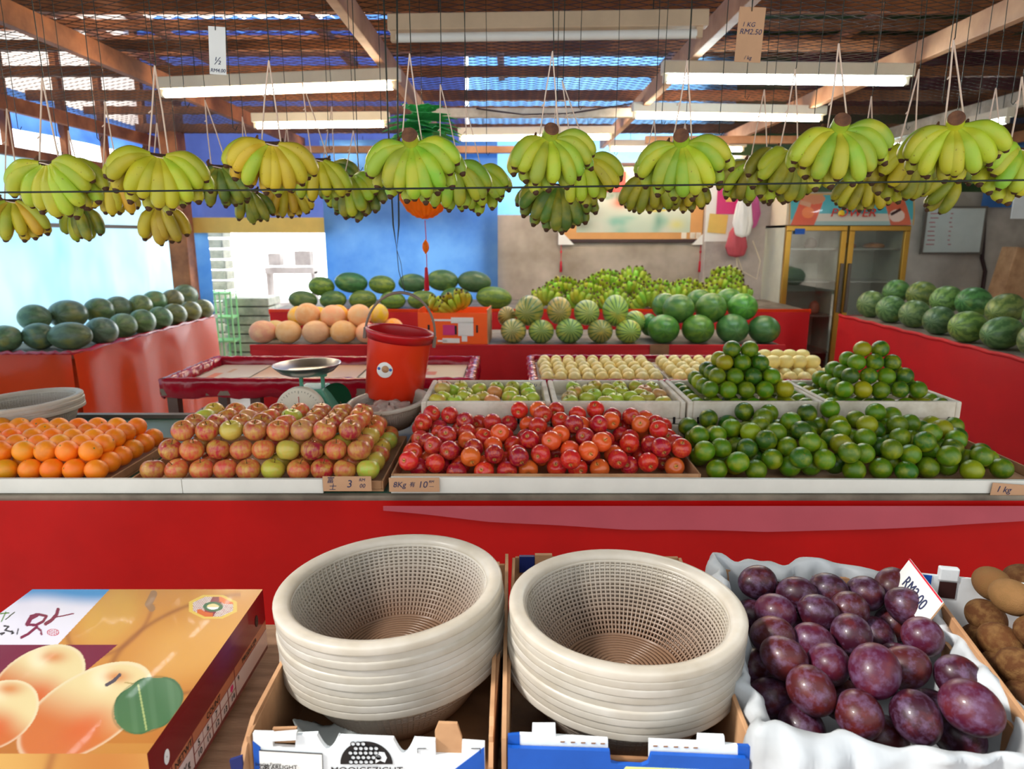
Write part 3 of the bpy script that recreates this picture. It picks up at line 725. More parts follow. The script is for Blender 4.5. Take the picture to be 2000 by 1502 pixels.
# ---------------------------------------------------------------- foam crates behind
def crate(x0, x1, y0, y1, ztop, h, label, group=None, n=6):
    t = empty('foam_crate', ((x0+x1)/2, (y0+y1)/2, ztop-h), (0, 0, 0), label, 'crate', group); w, d = (x1-x0)/2, (y1-y0)/2; th = .018
    MB().b2(-w, w, -d, d, 0, .015).build('base', MT['foam'], t)
    g = MB(); g.b2(-w, -w+th, -d, d, .015, h); g.b2(w-th, w, -d, d, .015, h); g.b2(-w+th, w-th, d-th, d, .015, h); g.b2(-w+th, w-th, -d, -d+th, .015, h)
    g.build('sides', MT['foam'], t, bevel=.005)
    g = MB()
    for k in range(n): x = -w+2*w*(k+.5)/n; g.b2(x-.004, x+.004, -d-.0006, -d+.004, 0, .022)
    g.build('slot', MT['black'], t); return t
zt = H-.523; ch = .073; XC = [pxX(820, 2.13, -.523)]
for px in (1078, 1342, 1612, 1882): XC.append(pxX(px, 2.13, -.523))
names = ['foam crate of green apples behind the left of the red apples', 'foam crate of green apples in the middle with few red ones',
         'foam crate holding the left lime pyramid', 'foam crate holding the right lime pyramid']
under = ['lower foam crate at the left under green apples', 'lower foam crate in the middle under green apples', 'lower foam crate under the left lime pyramid', 'lower foam crate under the right lime pyramid']
CR = []
for i in range(4):
    CR.append(crate(XC[i]+.003, XC[i+1]-.003, 2.13, 2.47, zt, ch, names[i]))
    crate(XC[i]+.003, XC[i+1]-.003, 2.13, 2.47, zt-ch-.003, ch, under[i])
zb = zt-ch+.015
for i in (0, 1):
    zb = zt-ch+.027
    (lambda w: MB().b2(-w, w, -.148, .148, .0155, .0265))((XC[i+1]-XC[i])/2-.026).build('pad', MT['foam'], CR[i])
    C = heap((XC[i]+.022, XC[i+1]-.022, 2.15, 2.45), lambda x, y: zb+.032+(.026 if math.sin(x*31+i)*math.sin(y*37) > .45 else 0), zb, .0285, 500, 20+i, lim=70)
    scatter(C, 'gapple', .0285, 'green_apple', [('green', (178, 186, 64), .75), ('pinkish green', (206, 150, 90), .25)], 'apple', ('the left' if i == 0 else 'the second')+' foam crate', 'apple', 'green apples in foam crates', 17, 'up')
zb = zt-ch+.015
for i in (2, 3):
    cx = (XC[i]+XC[i+1])/2
    C1 = pyr(XC[i]+.02, XC[i+1]-.03, 2.16, 2.43, zb, .0295, 1, seed=30+i, jit=.05)
    C2 = pyr(cx-.155, cx+.14, 2.17, 2.43, zb+.0422, .0295, 4, seed=31+i, jit=.05)
    C = np.vstack([C1, C2])
    C = relax(C, [.0295]*len(C), 12, zb)
    scatter(C, 'lime', .0295, 'green_lime', [('green', (84, 124, 16), .6), ('dark green', (52, 96, 22), .25), ('yellowish green', (150, 148, 20), .15)], 'lime', ('the left' if i == 2 else 'the right')+' crate pyramid', 'lime', 'limes stacked in foam crates', 19, 'rand')
p = atY(1034, 752, 2.452); tagcard('price_tag', p, (-.1, 0, .02), .12, .035, MT['whitepaper'], 'white paper price tag on the back of the left foam crate',
    [('6', -.045, 0, .022), ('粒', -.02, 0, .018), ('10', .015, 0, .024), ('00', .045, .003, .014)])
# ================================================================ SECOND ROW TABLES
def ctable(name, x0, x1, y0, y1, dz, label, top='wood', legs=True, th=.03, skirt=None):
    t = empty(name, (0, 0, 0), (0, 0, 0), label, 'table')
    MB().b2(x0, x1, y0, y1, H+dz-th, H+dz).build('tabletop', MT[top], t)
    xs = (x0+.04, x1-.04) if x1-x0 < 1.2 else (x0+.04, x0+.4, (x0+x1)/2+.1, x1-.04)
    for x in xs:
        for y in (y0+.04, y1-.04): MB().b2(x-.022, x+.022, y-.022, y+.022, 0, H+dz-th).build('leg', MT['grey_metal'], t)
    return t
TY0, TY1, TZ = 2.86, 3.44, -.60
xa, xb = atZ(303, 742, TZ).x, atZ(925, 738, TZ).x
t = ctable('wrapped_table', xa, xb, TY0, TY1, TZ-.045, 'empty display table edged with shiny crimson plastic wrap', 'grey_wood')
g = MB()
def wavy_rim(g, x0, x1, y0, y1, z0, z1, th=.03, seed=0, n=60):
    rs = np.random.RandomState(seed)
    pts = []
    for (ax, ay, bx, by) in ((x0, y0, x1, y0), (x1, y0, x1, y1), (x1, y1, x0, y1), (x0, y1, x0, y0)):
        for k in range(n): pts.append((ax+(bx-ax)*k/n, ay+(by-ay)*k/n))
    N = len(pts); cx, cy = (x0+x1)/2, (y0+y1)/2; vs = []; prof = 7
    for k, (x, y) in enumerate(pts):
        dx = (1 if x >= x1-1e-6 else -1 if x <= x0+1e-6 else 0); dy = (1 if y >= y1-1e-6 else -1 if y <= y0+1e-6 else 0)
        for j, (o_, z) in enumerate(((-th, z0), (-th, z1-.004), (-th*.5, z1), (0, z1-.004), (.004, (z0+z1)/2), (.002, z0-.03), (-.006, z0-.035))):
            w = rs.normal()*.0022+.003*math.sin(k*.5+j)
            vs.append((x+dx*(o_+w), y+dy*(o_+w), z+rs.normal()*.0015-(.012*abs(math.sin(k*.31)) if j >= 5 else 0)))
    fs = [(k*prof+j, ((k+1) % N)*prof+j, ((k+1) % N)*prof+j+1, k*prof+j+1) for k in range(N) for j in range(prof-1)]
    g.add(vs, fs, 0, True)
wavy_rim(g, xa, xb, TY0, TY1, H+TZ-.045, H+TZ, .04, 2); g.build('plastic_edging', MT['plum_wrap'], t)
def paint_card(name, x0, x1, y0, y1, z, f, label, rz=0):
    n = 60; X, Y = np.meshgrid(np.linspace(x0, x1, n), np.linspace(y0, y1, n))
    me = grid_mesh(name, np.stack([X, Y, np.full_like(X, z)], -1), False, f((X-x0)/(x1-x0), (Y-y0)/(y1-y0)))
    o = link(name, me, None, MT['print']); sd = o.modifiers.new('thick', 'SOLIDIFY'); sd.thickness = .003; return tag(o, label, 'cardboard sheet')
MT['print'] = Mprint('printed_card')
L3 = lambda c: np.array(lin(c)[:3])
def cardf(base, spots, seed):
    def f(U, V):
        rs = np.random.RandomState(seed); C = np.ones(U.shape+(3,))*L3(base)
        for k in range(spots):
            cx, cy, w, h = rs.uniform(.05, .95), rs.uniform(.1, .9), rs.uniform(.04, .16), rs.uniform(.05, .2)
            m = (abs(U-cx) < w) & (abs(V-cy) < h); C[m] = L3([(236, 190, 60), (220, 120, 80), (226, 214, 190), (190, 150, 110)][rs.randint(4)])
        return C
    return f
zc_ = H+TZ-.040
paint_card('cardboard_sheet', xa+.06, xa+.30, TY0+.05, TY1-.05, zc_, cardf((206, 196, 184), 2, 1), 'pale grey sheet lying at the left of the empty wrapped table')
paint_card('cardboard_sheet', xa+.31, xa+.80, TY0+.05, TY1-.05, zc_, cardf((214, 176, 140), 3, 2), 'plain tan cardboard lying in the empty wrapped table')
paint_card('cardboard_sheet', xa+.81, xb-.06, TY0+.05, TY1-.05, zc_, cardf((228, 206, 172), 9, 3), 'printed yellow and cream cardboard behind the hanging bucket')
# mango table
xa2, xb2 = atZ(1036, 738, TZ).x, atZ(1640, 738, TZ).x+.0
t = ctable('wrapped_table', xa2, xb2+.02, TY0, TY1+.06, TZ-.045, 'crimson edged table holding the trays of small yellow mangoes', 'grey_wood')
g = MB(); wavy_rim(g, xa2, xb2+.02, TY0, TY1+.06, H+TZ-.045, H+TZ-.006, .03, 4); g.build('plastic_edging', MT['plum_wrap'], t)
cloth('table_skirt', MT['red_dark'], (xa2, TY0-.004), (xb2, TY0-.004), H+TZ-.06, .05, 'red skirt under the front of the mango table', 8, .008, 8)
zt2 = H+TZ-.044; n1 = 9; r = .0285
xs = atZ(1066, 725, TZ).x; sp = .0600
def mango_rows(x0, ncol, nrow, where, seed, top=0):
    rs = np.random.RandomState(seed)
    for j in range(nrow):
        for i in range(ncol):
            P = (x0+i*sp+rs.normal()*.0015+(j % 2)*.008, TY0+.055+j*.085+rs.normal()*.002, zt2+.027+.008)
            c = [(246, 222, 150), (244, 216, 132), (236, 216, 146)][rs.randint(3)]
            rw = 'front row' if j == 0 else ORD[j+1]+' row back'
            put('mango', P, r, 'yellow_mango', f'small pale yellow mango, {rw} of {where}, {ORD[i+1]} from left', 'mango', 'yellow mangoes set in rows', lin(c), (rs.uniform(.9, 1.3), rs.uniform(-.12, .12), rs.uniform(-.2, .2)))
mango_rows(xs, 9, 6, 'the left mango tray', 3)
xs2 = xs+9*sp+.045
mango_rows(xs2, 12, 6, 'the right mango tray', 4)
for w_, (a_, b_) in enumerate(((xs-.035, xs+8*sp+.042), (xs2-.038, xs2+11*sp+.04))):
    tray('mango_tray', a_, b_, TY0+.02, TY0+.535, zt2, .016, MT['foam'], 'left low foam tray of yellow mangoes' if w_ == 0 else 'right low foam tray of yellow mangoes', .006)
k = 0
for i in range(4):
    for j in range(2):
        k += 1; P = (xs2+(7.4+i)*sp+.02*j, TY0+.18+j*.16, zt2+.027+.008+.047)
        put('mango', P, .033, 'yellow_mango', f'{ORD[k]} larger yellow mango lying on top at the right tray\'s right end', 'mango', 'larger mangoes lying on top', lin((246, 222, 136)), (1.1, .2*j, .5))
# ================================================================ THIRD ROW TABLE
R3Y0, R3Y1, R3 = 4.24, 5.0, -.68
x3a, x3b = atZ(478, 682, R3).x, atZ(1530, 676, R3).x
t = ctable('melon_table', x3a, x3b, R3Y0, R3Y1, R3, 'third row table carrying melons and striped watermelons', 'grey_wood')
MB().b2(x3a-.01, x3b+.01, R3Y0-.02, R3Y0, H+R3-.05, H+R3+.01).build('red_front_board', MT['red_dark'], t, bevel=.003)
cloth('table_skirt', MT['red_dark'], (x3a, R3Y0-.022), (x3b, R3Y0-.022), H+R3-.02, .05, 'long red skirt below the melons and striped watermelons', 12, .012, 9)
# fourth row table, against the back
R4Y0, R4Y1, R4 = 5.75, 6.75, -.618
x4a, x4b = atZ(548, 600, R4).x, atZ(1524, 592, R4).x
t = ctable('back_table', x4a, x4b, R4Y0, R4Y1, R4, 'back table carrying long watermelons and green banana bunches', 'grey_wood')
MB().b2(x4a-.01, x4b+.01, R4Y0-.02, R4Y0, H+R4-.03, H+R4+.012).build('red_front_board', MT['orange_plastic'], t, bevel=.003)
cloth('table_skirt', MT['red_dark'], (x4a, R4Y0-.022), (x4b, R4Y0-.022), H+R4-.012, .05, 'faded red skirt hanging from the back table', 10, .012, 10)
# left watermelon table (runs along the left side)
LZ = -.75
c0 = atZ(142, 692, LZ); c1 = atZ(416, 619, LZ)
t = empty('watermelon_table', (0, 0, 0), (0, 0, 0), 'left side table of dark watermelons draped in orange red plastic', 'table')
g = MB(); poly = [(-3.5, c0.y), (c0.x, c0.y), (c1.x, c1.y), (c1.x-.05, 6.62), (-3.5, 6.62)]
vs = [(x, y, H+LZ-.03) for x, y in poly]+[(x, y, H+LZ) for x, y in poly]
g.add(vs, [(4, 3, 2, 1, 0), (5, 6, 7, 8, 9)]+[(i, (i+1) % 5, (i+1) % 5+5, i+5) for i in range(5)]); g.build('tabletop', MT['grey_wood'], t)
for x, y in ((-3.4, c0.y+.08), (c0.x-.05, c0.y+.08), (c1.x-.12, c1.y-.02), (-3.4, 6.4)): MB().b2(x-.03, x+.03, y-.03, y+.03, 0, H+LZ-.03).build('leg', MT['wood'], t)
g = MB(); wp = []
for (A, B) in (((-3.5, c0.y), (c0.x, c0.y)), ((c0.x, c0.y), (c1.x, c1.y))):
    for k in range(24): wp.append((A[0]+(B[0]-A[0])*k/24, A[1]+(B[1]-A[1])*k/24, H+LZ+.006+.006*math.sin(k*2.3)))
wp.append((c1.x, c1.y, H+LZ+.01)); g.tube(wp, [.014+.004*math.sin(k*1.7) for k in range(len(wp))], 8); g.build('rolled_edge', MT['plum_wrap'], t)
cloth('plastic_skirt', MT['orange_plastic'], (-3.5, c0.y-.015), (c0.x, c0.y-.015), H+LZ, .02, 'glossy orange plastic skirt across the front of the left watermelon table', 2, .008, 12, nx=70, cat='plastic skirt')
cloth('plastic_skirt', MT['orange_plastic'], (c0.x+.01, c0.y-.01), (c1.x+.015, c1.y), H+LZ, .02, 'glossy orange plastic skirt running back along the left table side', 2, .016, 13, nx=90, cat='plastic skirt')
# right watermelon table
RZ = -.60; xr0 = 2.50
pf = atZ(1652, 617, RZ)
t = empty('watermelon_table', (0, 0, 0), (0, 0, 0), 'right side table of green watermelons covered with red cloth', 'table')
MB().b2(xr0, 3.6, 2.0, pf.y, H+RZ-.03, H+RZ).build('tabletop', MT['grey_wood'], t)
for x, y in ((xr0+.06, 2.1), (xr0+.06, pf.y-.08), (3.5, pf.y-.08), (3.5, 2.1)): MB().b2(x-.03, x+.03, y-.03, y+.03, 0, H+RZ-.03).build('leg', MT['wood'], t)
wp = [(xr0+.0, 2.0+(pf.y-2.0)*k/40, H+RZ+.004+.004*math.sin(k*1.9)) for k in range(41)]
g = MB(); g.tube(wp, .012, 8); g.build('rolled_edge', MT['red_dark'], t)
cloth('side_cloth', MT['red_dark'], (xr0-.005, pf.y), (xr0-.005, 2.0), H+RZ+.004, .02, 'plain red cloth hanging along the side of the right table', 4, .012, 14, nx=90)
cloth('side_cloth', MT['red_dark'], (3.5, pf.y+.01), (xr0, pf.y+.01), H+RZ+.004, .02, 'red cloth closing the far end of the right table', 4, .01, 15, nx=50)
# ================================================================ MELONS
def melons(lst, kind, name, cat, group, rot_fn, zfn, labelfn, pal, aspect=1.15, zmin=None, yfn=None):
    C, R, SZ = [], [], []
    for i, m in enumerate(lst):
        px, py, w, h = m[:4]; lay = m[4]
        P = atZ(px, py, zfn(lay)) if yfn is None else atY(px, py, yfn(lay)); dep = proj(P)[2]
        R.append(h*dep/FPX/2); SZ.append(w*dep/FPX/2); C.append(P)
    RE = [a*.5+b*.5 for a, b in zip(R, SZ)]; C2 = relax(C, [x*.98 for x in RE], 14, None)
    # let every melon sink until it touches the table or the melons under it
    for i in sorted(range(len(C2)), key=lambda q: C2[q][2]):
        lo = H+zmin+R[i]*.98
        for j in range(len(C2)):
            if j == i or C2[j][2] > C2[i][2]-.03: continue
            dd = math.hypot(C2[i][0]-C2[j][0], C2[i][1]-C2[j][1]); q = (RE[i]+RE[j])*.97
            if dd < q: lo = max(lo, C2[j][2]+math.sqrt(q*q-dd*dd)*min(1, (R[i]+R[j])/(RE[i]+RE[j])*1.03))
        C2[i][2] = max(lo, C2[i][2]-(.022 if yfn else .05)) if C2[i][2] > lo else lo
    for i, m in enumerate(lst):
        P = Vector(C2[i]); P.z = max(P.z, H+zmin+R[i]*.98)
        c = pal[rng.choice(len(pal))]; c = tuple(x*(1+rng.uniform(-.1, .1)) for x in c)
        rot, sz = rot_fn(i, SZ[i]/R[i], m)
        put(kind if len(m) < 6 else m[5], P, R[i], name, labelfn(i, m), cat, group, lin(c), rot, sz, stem=False)
def rot_side(i, asp, m):    # long axis across the view
    return (0, PI/2+random.uniform(-.12, .12), random.uniform(-.15, .15)), (1, 1, asp)
def rot_front(i, asp, m):   # long axis towards the viewer
    return (PI/2+random.uniform(-.25, .1), 0, random.uniform(-.2, .2)), (asp, 1, 1.22)
LW = [(19,658,58,52,0),(67,655,62,52,0),(137,655,84,54,0),(199,646,58,53,0),(240,634,52,47,0),(278,628,46,48,0),(312,620,45,44,0),(341,613,43,42,0),(371,607,41,40,0),(396,602,39,38,0),
      (65,607,60,53,1),(131,601,70,57,1),(192,594,54,50,1),(232,589,47,46,1),(269,586,44,44,1),(302,578,44,43,1),(334,575,41,41,1),(362,566,42,41,1)]
def lw_lab(i, m):
    if m[4] == 0: return f'dark green watermelon, lower row of the left table, {ORD[i+1]} from left'
    return f'dark green watermelon, upper row of the left table, {ORD[i-9]} from left'
melons(LW, 'wm_dark', 'dark_watermelon', 'watermelon', 'dark watermelons on the left table', lambda i, a, m: rot_side(i, a, m) if i in (1, 2, 10) else rot_front(i, a, m),
       lambda l: LZ+.095+l*.135, lw_lab, [(104, 126, 84), (112, 128, 78), (98, 120, 90)], zmin=LZ)
BW = [(592,585,56,36,0),(650,585,54,36,0),(707,582,55,37,0),(767,587,51,34,0),(824,584,57,36,0),(890,580,64,42,0),(963,578,70,44,0),
      (628,555,51,38,1),(687,549,64,40,1),(746,551,53,36,1),(807,549,57,36,1),(866,545,62,42,1),(928,547,66,42,1)]
melons(BW, 'wm_mid', 'long_watermelon', 'watermelon', 'long watermelons on the back table', rot_side, lambda l: R4+.085+l*.13,
       lambda i, m: f'long green watermelon on the back table, {"lower" if i < 7 else "upper"} row, {ORD[i+1 if i < 7 else i-6]} from left', [(92, 126, 62), (72, 112, 66), (104, 140, 50)], zmin=R4, yfn=lambda l: 5.87+.08*l)
SW = [(1003,645,50,48,0),(1057,646,50,46,0),(1112,645,54,48,0),(1172,647,49,46,0),(1227,649,50,46,0),(1034,600,55,60,1),(1092,600,48,54,1),(1146,604,50,50,1),(1202,600,50,62,1),(1240,622,40,44,2),(990,612,36,40,2)]
melons(SW, 'wm_stripe', 'striped_watermelon', 'watermelon', 'striped watermelons on the third row table', rot_front, lambda l: (R3+.085, R3+.205, R3+.10)[l],
       lambda i, m: f'pale striped watermelon, {"lower" if i < 5 else "upper" if i < 9 else "half hidden rear"} row, {ORD[i+1 if i < 5 else i-4 if i < 9 else 11-i]} from left', [(168, 172, 84), (150, 166, 78), (176, 176, 96)], zmin=R3, yfn=lambda l: (4.37, 4.47, 4.56)[l])
DW = [(1296,643,62,56,0),(1363,645,62,56,0),(1430,645,62,57,0),(1492,645,60,54,0),(1325,604,60,57,1),(1388,604,58,59,1),(1450,600,57,54,1),(1299,591,50,50,2),(1366,582,50,46,2),(1424,579,50,44,2),(1268,628,34,44,3)]
melons(DW, 'wm_round', 'round_watermelon', 'watermelon', 'round watermelons on the third row table', rot_front, lambda l: (R3+.10, R3+.215, R3+.19, R3+.1)[l],
       lambda i, m: f'round green watermelon, {"lower" if i < 4 else "upper" if i < 7 else "rear"} row right of striped ones, {ORD[i+1 if i < 4 else i-3 if i < 7 else (i-5 if i < 10 else 1)]} from left', [(92, 146, 48), (84, 132, 52), (76, 124, 58)], zmin=R3, yfn=lambda l: (4.37, 4.47, 4.66, 4.57)[l])
RW = [(1701,596,50,52,0),(1740,605,58,53,0),(1786,613,60,54,0),(1834,625,65,56,0),(1890,638,74,62,0),(1957,649,90,64,0),(1752,557,54,47,1),(1802,562,63,52,1),(1850,571,64,54,1),(1904,576,75,60,1),(1966,588,86,62,1),(2030,662,90,70,0),(2040,600,86,66,1)]
melons(RW, 'wm_mid', 'green_watermelon', 'watermelon', 'green watermelons on the right table', lambda i, a, m: ((random.uniform(-.2, .2), PI/2+random.uniform(-.2, .2), .5), (1, 1, a)), lambda l: RZ+.09+l*.13,
       lambda i, m: f'green watermelon on the right table, {"lower" if m[4] == 0 else "upper"} row, {ORD[(i+1 if i < 6 else 7) if m[4] == 0 else (i-5 if i < 11 else 6)]} from left', [(112, 146, 82), (98, 136, 78), (128, 156, 84)], zmin=RZ)
BG = [(514,657,53,46,0),(564,657,51,46,0),(618,657,53,46,0),(672,657,52,46,0),(716,660,44,42,0),(538,645,44,38,3),(602,624,49,46,1),(650,629,48,46,1),(702,626,46,46,1)]
melons(BG, 'beige', 'beige_melon', 'melon', 'beige melons on the third row table', lambda i, a, m: ((.4, 0, 0), (a, 1, 1)), lambda l: (R3+.075, R3+.175, 0, R3+.06)[l],
       lambda i, m: f'pale beige melon, {"front" if i < 5 else "rear" if i == 5 else "upper"} row left of the bucket, {ORD[i+1 if i < 5 else 1 if i == 5 else i-5]} from left', [(232, 188, 134), (228, 180, 122)], zmin=R3, yfn=lambda l: (4.35, 4.43, 0, 4.53)[l])
YM = [(582,611,40,40,0),(622,611,40,38,0),(662,608,40,40,0),(702,610,40,38,0),(740,616,40,42,0),(762,634,40,38,1),(636,640,30,30,2),(683,640,30,30,2)]
melons(YM, 'beige', 'yellow_melon', 'melon', 'yellow melons behind the beige ones', lambda i, a, m: ((.4, 0, 0), (a, 1, 1)), lambda l: (R3+.20, R3+.11, R3+.09)[l],
       lambda i, m: f'bright yellow melon behind the beige melons, {ORD[i+1]} from left' if i < 6 else f'yellow melon low between beige melons, {"left" if i == 6 else "right"} one', [(244, 190, 40), (240, 180, 50)], zmin=R3, yfn=lambda l: (4.62, 4.62, 4.52)[l])
# yellow skin: beige material mixes object colour, fine
# orange carton on the third row table
def carton(px, py, wpx, hpx, Y, label):
    P = atY(px, py, Y); dep = proj(P)[2]; w, h = wpx*dep/FPX, hpx*dep/FPX
    t = empty('fruit_carton', (P.x, Y, H+R3), (0, 0, -.06), label, 'carton')
    g = MB(); g.b2(-w/2, w/2, 0, .006, 0, h); g.b2(-w/2, w/2, .28, .286, 0, h*1.05); g.b2(-w/2, -w/2+.006, .006, .28, 0, h*1.1); g.b2(w/2-.006, w/2, .006, .28, 0, h*1.1); g.b2(-w/2, w/2, 0, .28, 0, .006)
    g.build('carton_body', MT['orange_card'], t)
    g = MB()
    for a_, b_, c_, d_ in ((-.3, -.02, .74, .80), (-.02, .30, .68, .86), (.08, .30, .28, .72), (-.15, .1, .05, .2)):
        g.b2(w*a_, w*b_, -.002, -.0005, h*c_, h*d_)
    for a_, b_, c_, d_ in ((.13, .21, .1, .3), (-.22, -.08, .08, .14)): g.b2(w*a_, w*b_, -.002, -.0005, h*c_, h*d_)
    g.build('white_print', MT['whitepaper'], t)
    MB().b2(-w*.14, w*.03, -.0022, -.0006, h*.3, h*.62).build('magenta_print', MT['magenta'], t)
    for q in ((.03, .06, .32, .6), (-.36, -.33, .42, .62), (.34, .365, .38, .62)): MB().b2(w*q[0], w*q[1], -.0024, -.0008, h*q[2], h*q[3]).build('hand_hole', MT['black'], t)
    MB().b2(w/2+.0, w/2+.004, 0, .28, 0, h*1.1).build('plain_side', MT['card'], t)
    return t
carton(884, 642, 136, 62, 4.30, 'bright orange printed fruit carton with bananas on top behind the bucket')
# bits of the shelf left of the stripe melons
p = atY(1288, 684, R3Y0-.03); tagcard('blank_tag', p, (0, 0, 0), .12, .07, MT['card_d'], 'blank brown cardboard tag on the red board under round watermelons', [])
# ================================================================ BANANAS
def banana_mesh(path, R, seed=0, n=8):
    k = len(path); rs = []
    for i in range(k):
        t = i/(k-1)
        s = np.interp(t, [0, .08, .2, .34, .6, .82, .9, .95, 1], [.40, .40, .66, .95, 1.0, .90, .72, .42, .26]); rs.append(R*float(s))
    g = MB(); g.tube(path, rs, n, 0, cap=False)
    nv = len(g.v); g.f.append(tuple(range(nv-n, nv))); g.m.append(1); g.s.append(False)
    for fi in range(len(g.f)):
        if g.f[fi][0] >= (k-2)*n: g.m[fi] = 1
    return g
def banana_path(th, layer, L, rs, curl=1.0, k=20):
    a0 = th*1.28; a1 = th*.18+rs.normal()*.08
    yo = -1 if layer == 0 else 1 if layer == 1 else 0
    p = Vector((math.sin(th)*.020, yo*.010, -abs(math.cos(th))*.010)); pts = [p.copy()]; st = L/(k-1)
    for i in range(k-1):
        t = i/(k-2); a = a0+(a1-a0)*t**.9*curl
        yc = yo*(.55-1.0*t)*(.5+.5*math.cos(th))
        d = Vector((math.sin(a), yc, -math.cos(a))).normalized(); p = p+d*st; pts.append(p.copy())
    return pts
HV = []
def hand_variant(nf, nb, a0, a1, L, R, seed, short=None):
    """list of banana meshes of one hand; front layer nf, back layer nb"""
    rs = np.random.RandomState(seed); out = []
    for layer, n in ((0, nf), (1, nb)):
        for i in range(n):
            th = a0+(a1-a0)*(i+.5*(layer == 1 and nb < nf))/(max(n, nf)-1) if n > 1 else 0
            th += rs.normal()*.07
            l = L*(1+rs.uniform(-.12, .06))*(1.02 if abs(th) > 1 else 1)*(1.06 if layer else 1)
            g = banana_mesh(banana_path(th, layer, l, rs), R*(1+rs.uniform(-.06, .04)), i)
            me = g.mesh('banana'); me.materials.append(MF['banana']); me.materials.append(MT['banana_tip']); out.append(me)
    return out
V = {'a': hand_variant(9, 8, -1.5, 1.45, .122, .0205, 1), 'b': hand_variant(8, 8, -1.25, 1.55, .122, .0205, 2),
     'c': hand_variant(8, 7, -1.55, 1.2, .12, .0205, 3), 'd': hand_variant(6, 5, -1.0, 1.0, .118, .019, 4),
     'e': hand_variant(4, 4, -.6, .6, .115, .019, 5), 'f': hand_variant(6, 5, -.35, 1.4, .118, .019, 6), 'g': hand_variant(6, 6, -1.4, .5, .118, .019, 7)}
def crown_mesh(arch=True, stump=False, seed=0):
    rs = np.random.RandomState(seed); g = MB()
    pts = [(-.03, 0, .002), (-.018, 0, -.006), (0, 0, -.009), (.018, 0, -.006), (.03, 0, .004)]
    g.tube(pts, [.006, .012, .014, .012, .005], 10, 0)
    g.tube([(-.028, .002, 0), (-.034, .004, .012), (-.03, .006, .020)], [.007, .005, .002], 7, 0); g.tube([(.024, .002, 0), (.03, .004, .012)], [.007, .002], 7, 0)
    return g
CROWN = crown_mesh().mesh('crown'); CROWN.materials.append(MT['crown'])
def stump_mesh():
    g = MB(); g.tube([(0, .006, -.010), (0, -.008, .006), (0, -.030, .017)], [.022, .020, .019], 16, 0, cap=False)
    return g.mesh('stalk_stump')
STUMP = stump_mesh(); STUMP.materials.append(MF['banana'])
g = MB(); g.tube([(0, -.0295, .0167), (0, -.0335, .0187)], [.0192, .0175], 16, 0); CUT = g.mesh('cut_end'); CUT.materials.append(MT['cut'])
BC = {'gy': (166, 182, 48), 'g': (140, 174, 50), 'dg': (86, 116, 46), 'y': (196, 168, 46), 'yb': (180, 140, 48), 'ol': (122, 126, 34), 'lg': (138, 188, 62), 'yg': (172, 168, 40)}
def vary(c, a=.08): return lin(tuple(min(255, x*(1+rng.uniform(-a, a))) for x in c))
def hand(P, s, var, colr, label, group, rot=(0, 0, 0), stump=False, name='banana_hand', c2=None, tilt=0):
    t = empty(name, P, rot, label, 'bananas', group); t.scale = (s, s, s)
    meshes = V[var]
    for me in meshes:
        b = link('banana', me, t); cc = BC[c2] if (c2 and rng.rand() < .45) else BC[colr]; b.color = vary(cc)
    if stump:
        st = link('stalk_stump', STUMP, t); st.color = vary(BC[colr]); link('cut_end', CUT, st)
    c = link('crown', CROWN, t); return t
def hung(px, py, Y, s, var, colr, desc, apex, group='banana hands hung from the ceiling mesh', stump=False, c2=None, rz=None, ry=0):
    P = atY(px, py, Y); hand(P, s, var, colr, desc, group, (rng.uniform(-.15, .1), ry+rng.uniform(-.1, .1), rng.uniform(-.45, .45) if rz is None else rz), stump, c2=c2)
    short = desc.split(' bananas')[0]
    if apex:
        A = atY(apex[0], apex[1], Y); w = .024*s
        g = MB()
        l_, r_ = P+Vector((-w, 0, .004)), P+Vector((w, 0, .004))
        for e in (l_, r_):
            mid = A.lerp(e, .5)+Vector((rng.uniform(-.002, .002), 0, 0)); g.tube([A, mid, e], .0026, 6, flat=.6)
        n = 14; g.tube([P+Vector((math.cos(2*PI*k/n)*w*1.05, math.sin(2*PI*k/n)*.017*s, -.004+.003*math.sin(4*PI*k/n))) for k in range(n+1)], .0016, 5)
        kq = A.lerp(l_, rng.uniform(.3, .7)); g.tube([kq, kq+Vector((-.006, -.003, -.006))], .0018, 5)
        o = g.build('hanging_string', MT['twine']); tag(o, LS(desc), 'string', 'pale string loops holding banana hands')
        top = Vector((A.x+rng.uniform(-.004, .004), Y, H+.955))
        if top.z > A.z+.02:
            g = MB(); g.tube([A+Vector((0, 0, -.002)), A+Vector((.003, 0, .004)), A.lerp(top, .5)+Vector((rng.uniform(-.004, .004), 0, 0)), top], .0011, 5)
            o = g.build('hook_wire', MT['wire']); tag(o, LW_(desc), 'wire', 'thin wires dropping from the ceiling mesh')
def LS(d): return 'pale string of the '+' '.join(d.split()[:12])
def LW_(d): return 'hook wire of the '+' '.join(d.split()[:12])
Y1_, Y2_, Y3_ = 1.62, 2.15, 2.6
hung(97, 318, Y1_, .93, 'a', 'gy', 'leftmost large greenish banana hand in the front row', (82, 152))
hung(310, 304, Y1_, .93, 'a', 'gy', 'second large banana hand in the front row from left', (302, 128), c2='yg')
hung(530, 280, Y1_+.02, .9, 'c', 'gy', 'large half yellow banana hand under the left lamp', (525, 118), c2='y')
hung(805, 283, Y1_, .95, 'a', 'g', 'large green banana hand before the paper decoration', (800, 105), stump=True)
hung(1072, 272, Y1_+.02, .9, 'b', 'g', 'large green banana hand with stalk near middle', (1079, 100), stump=True, c2='gy')
hung(1332, 282, Y1_+.03, .93, 'a', 'g', 'large green banana hand above the picture', (1342, 118), stump=True, c2='gy')
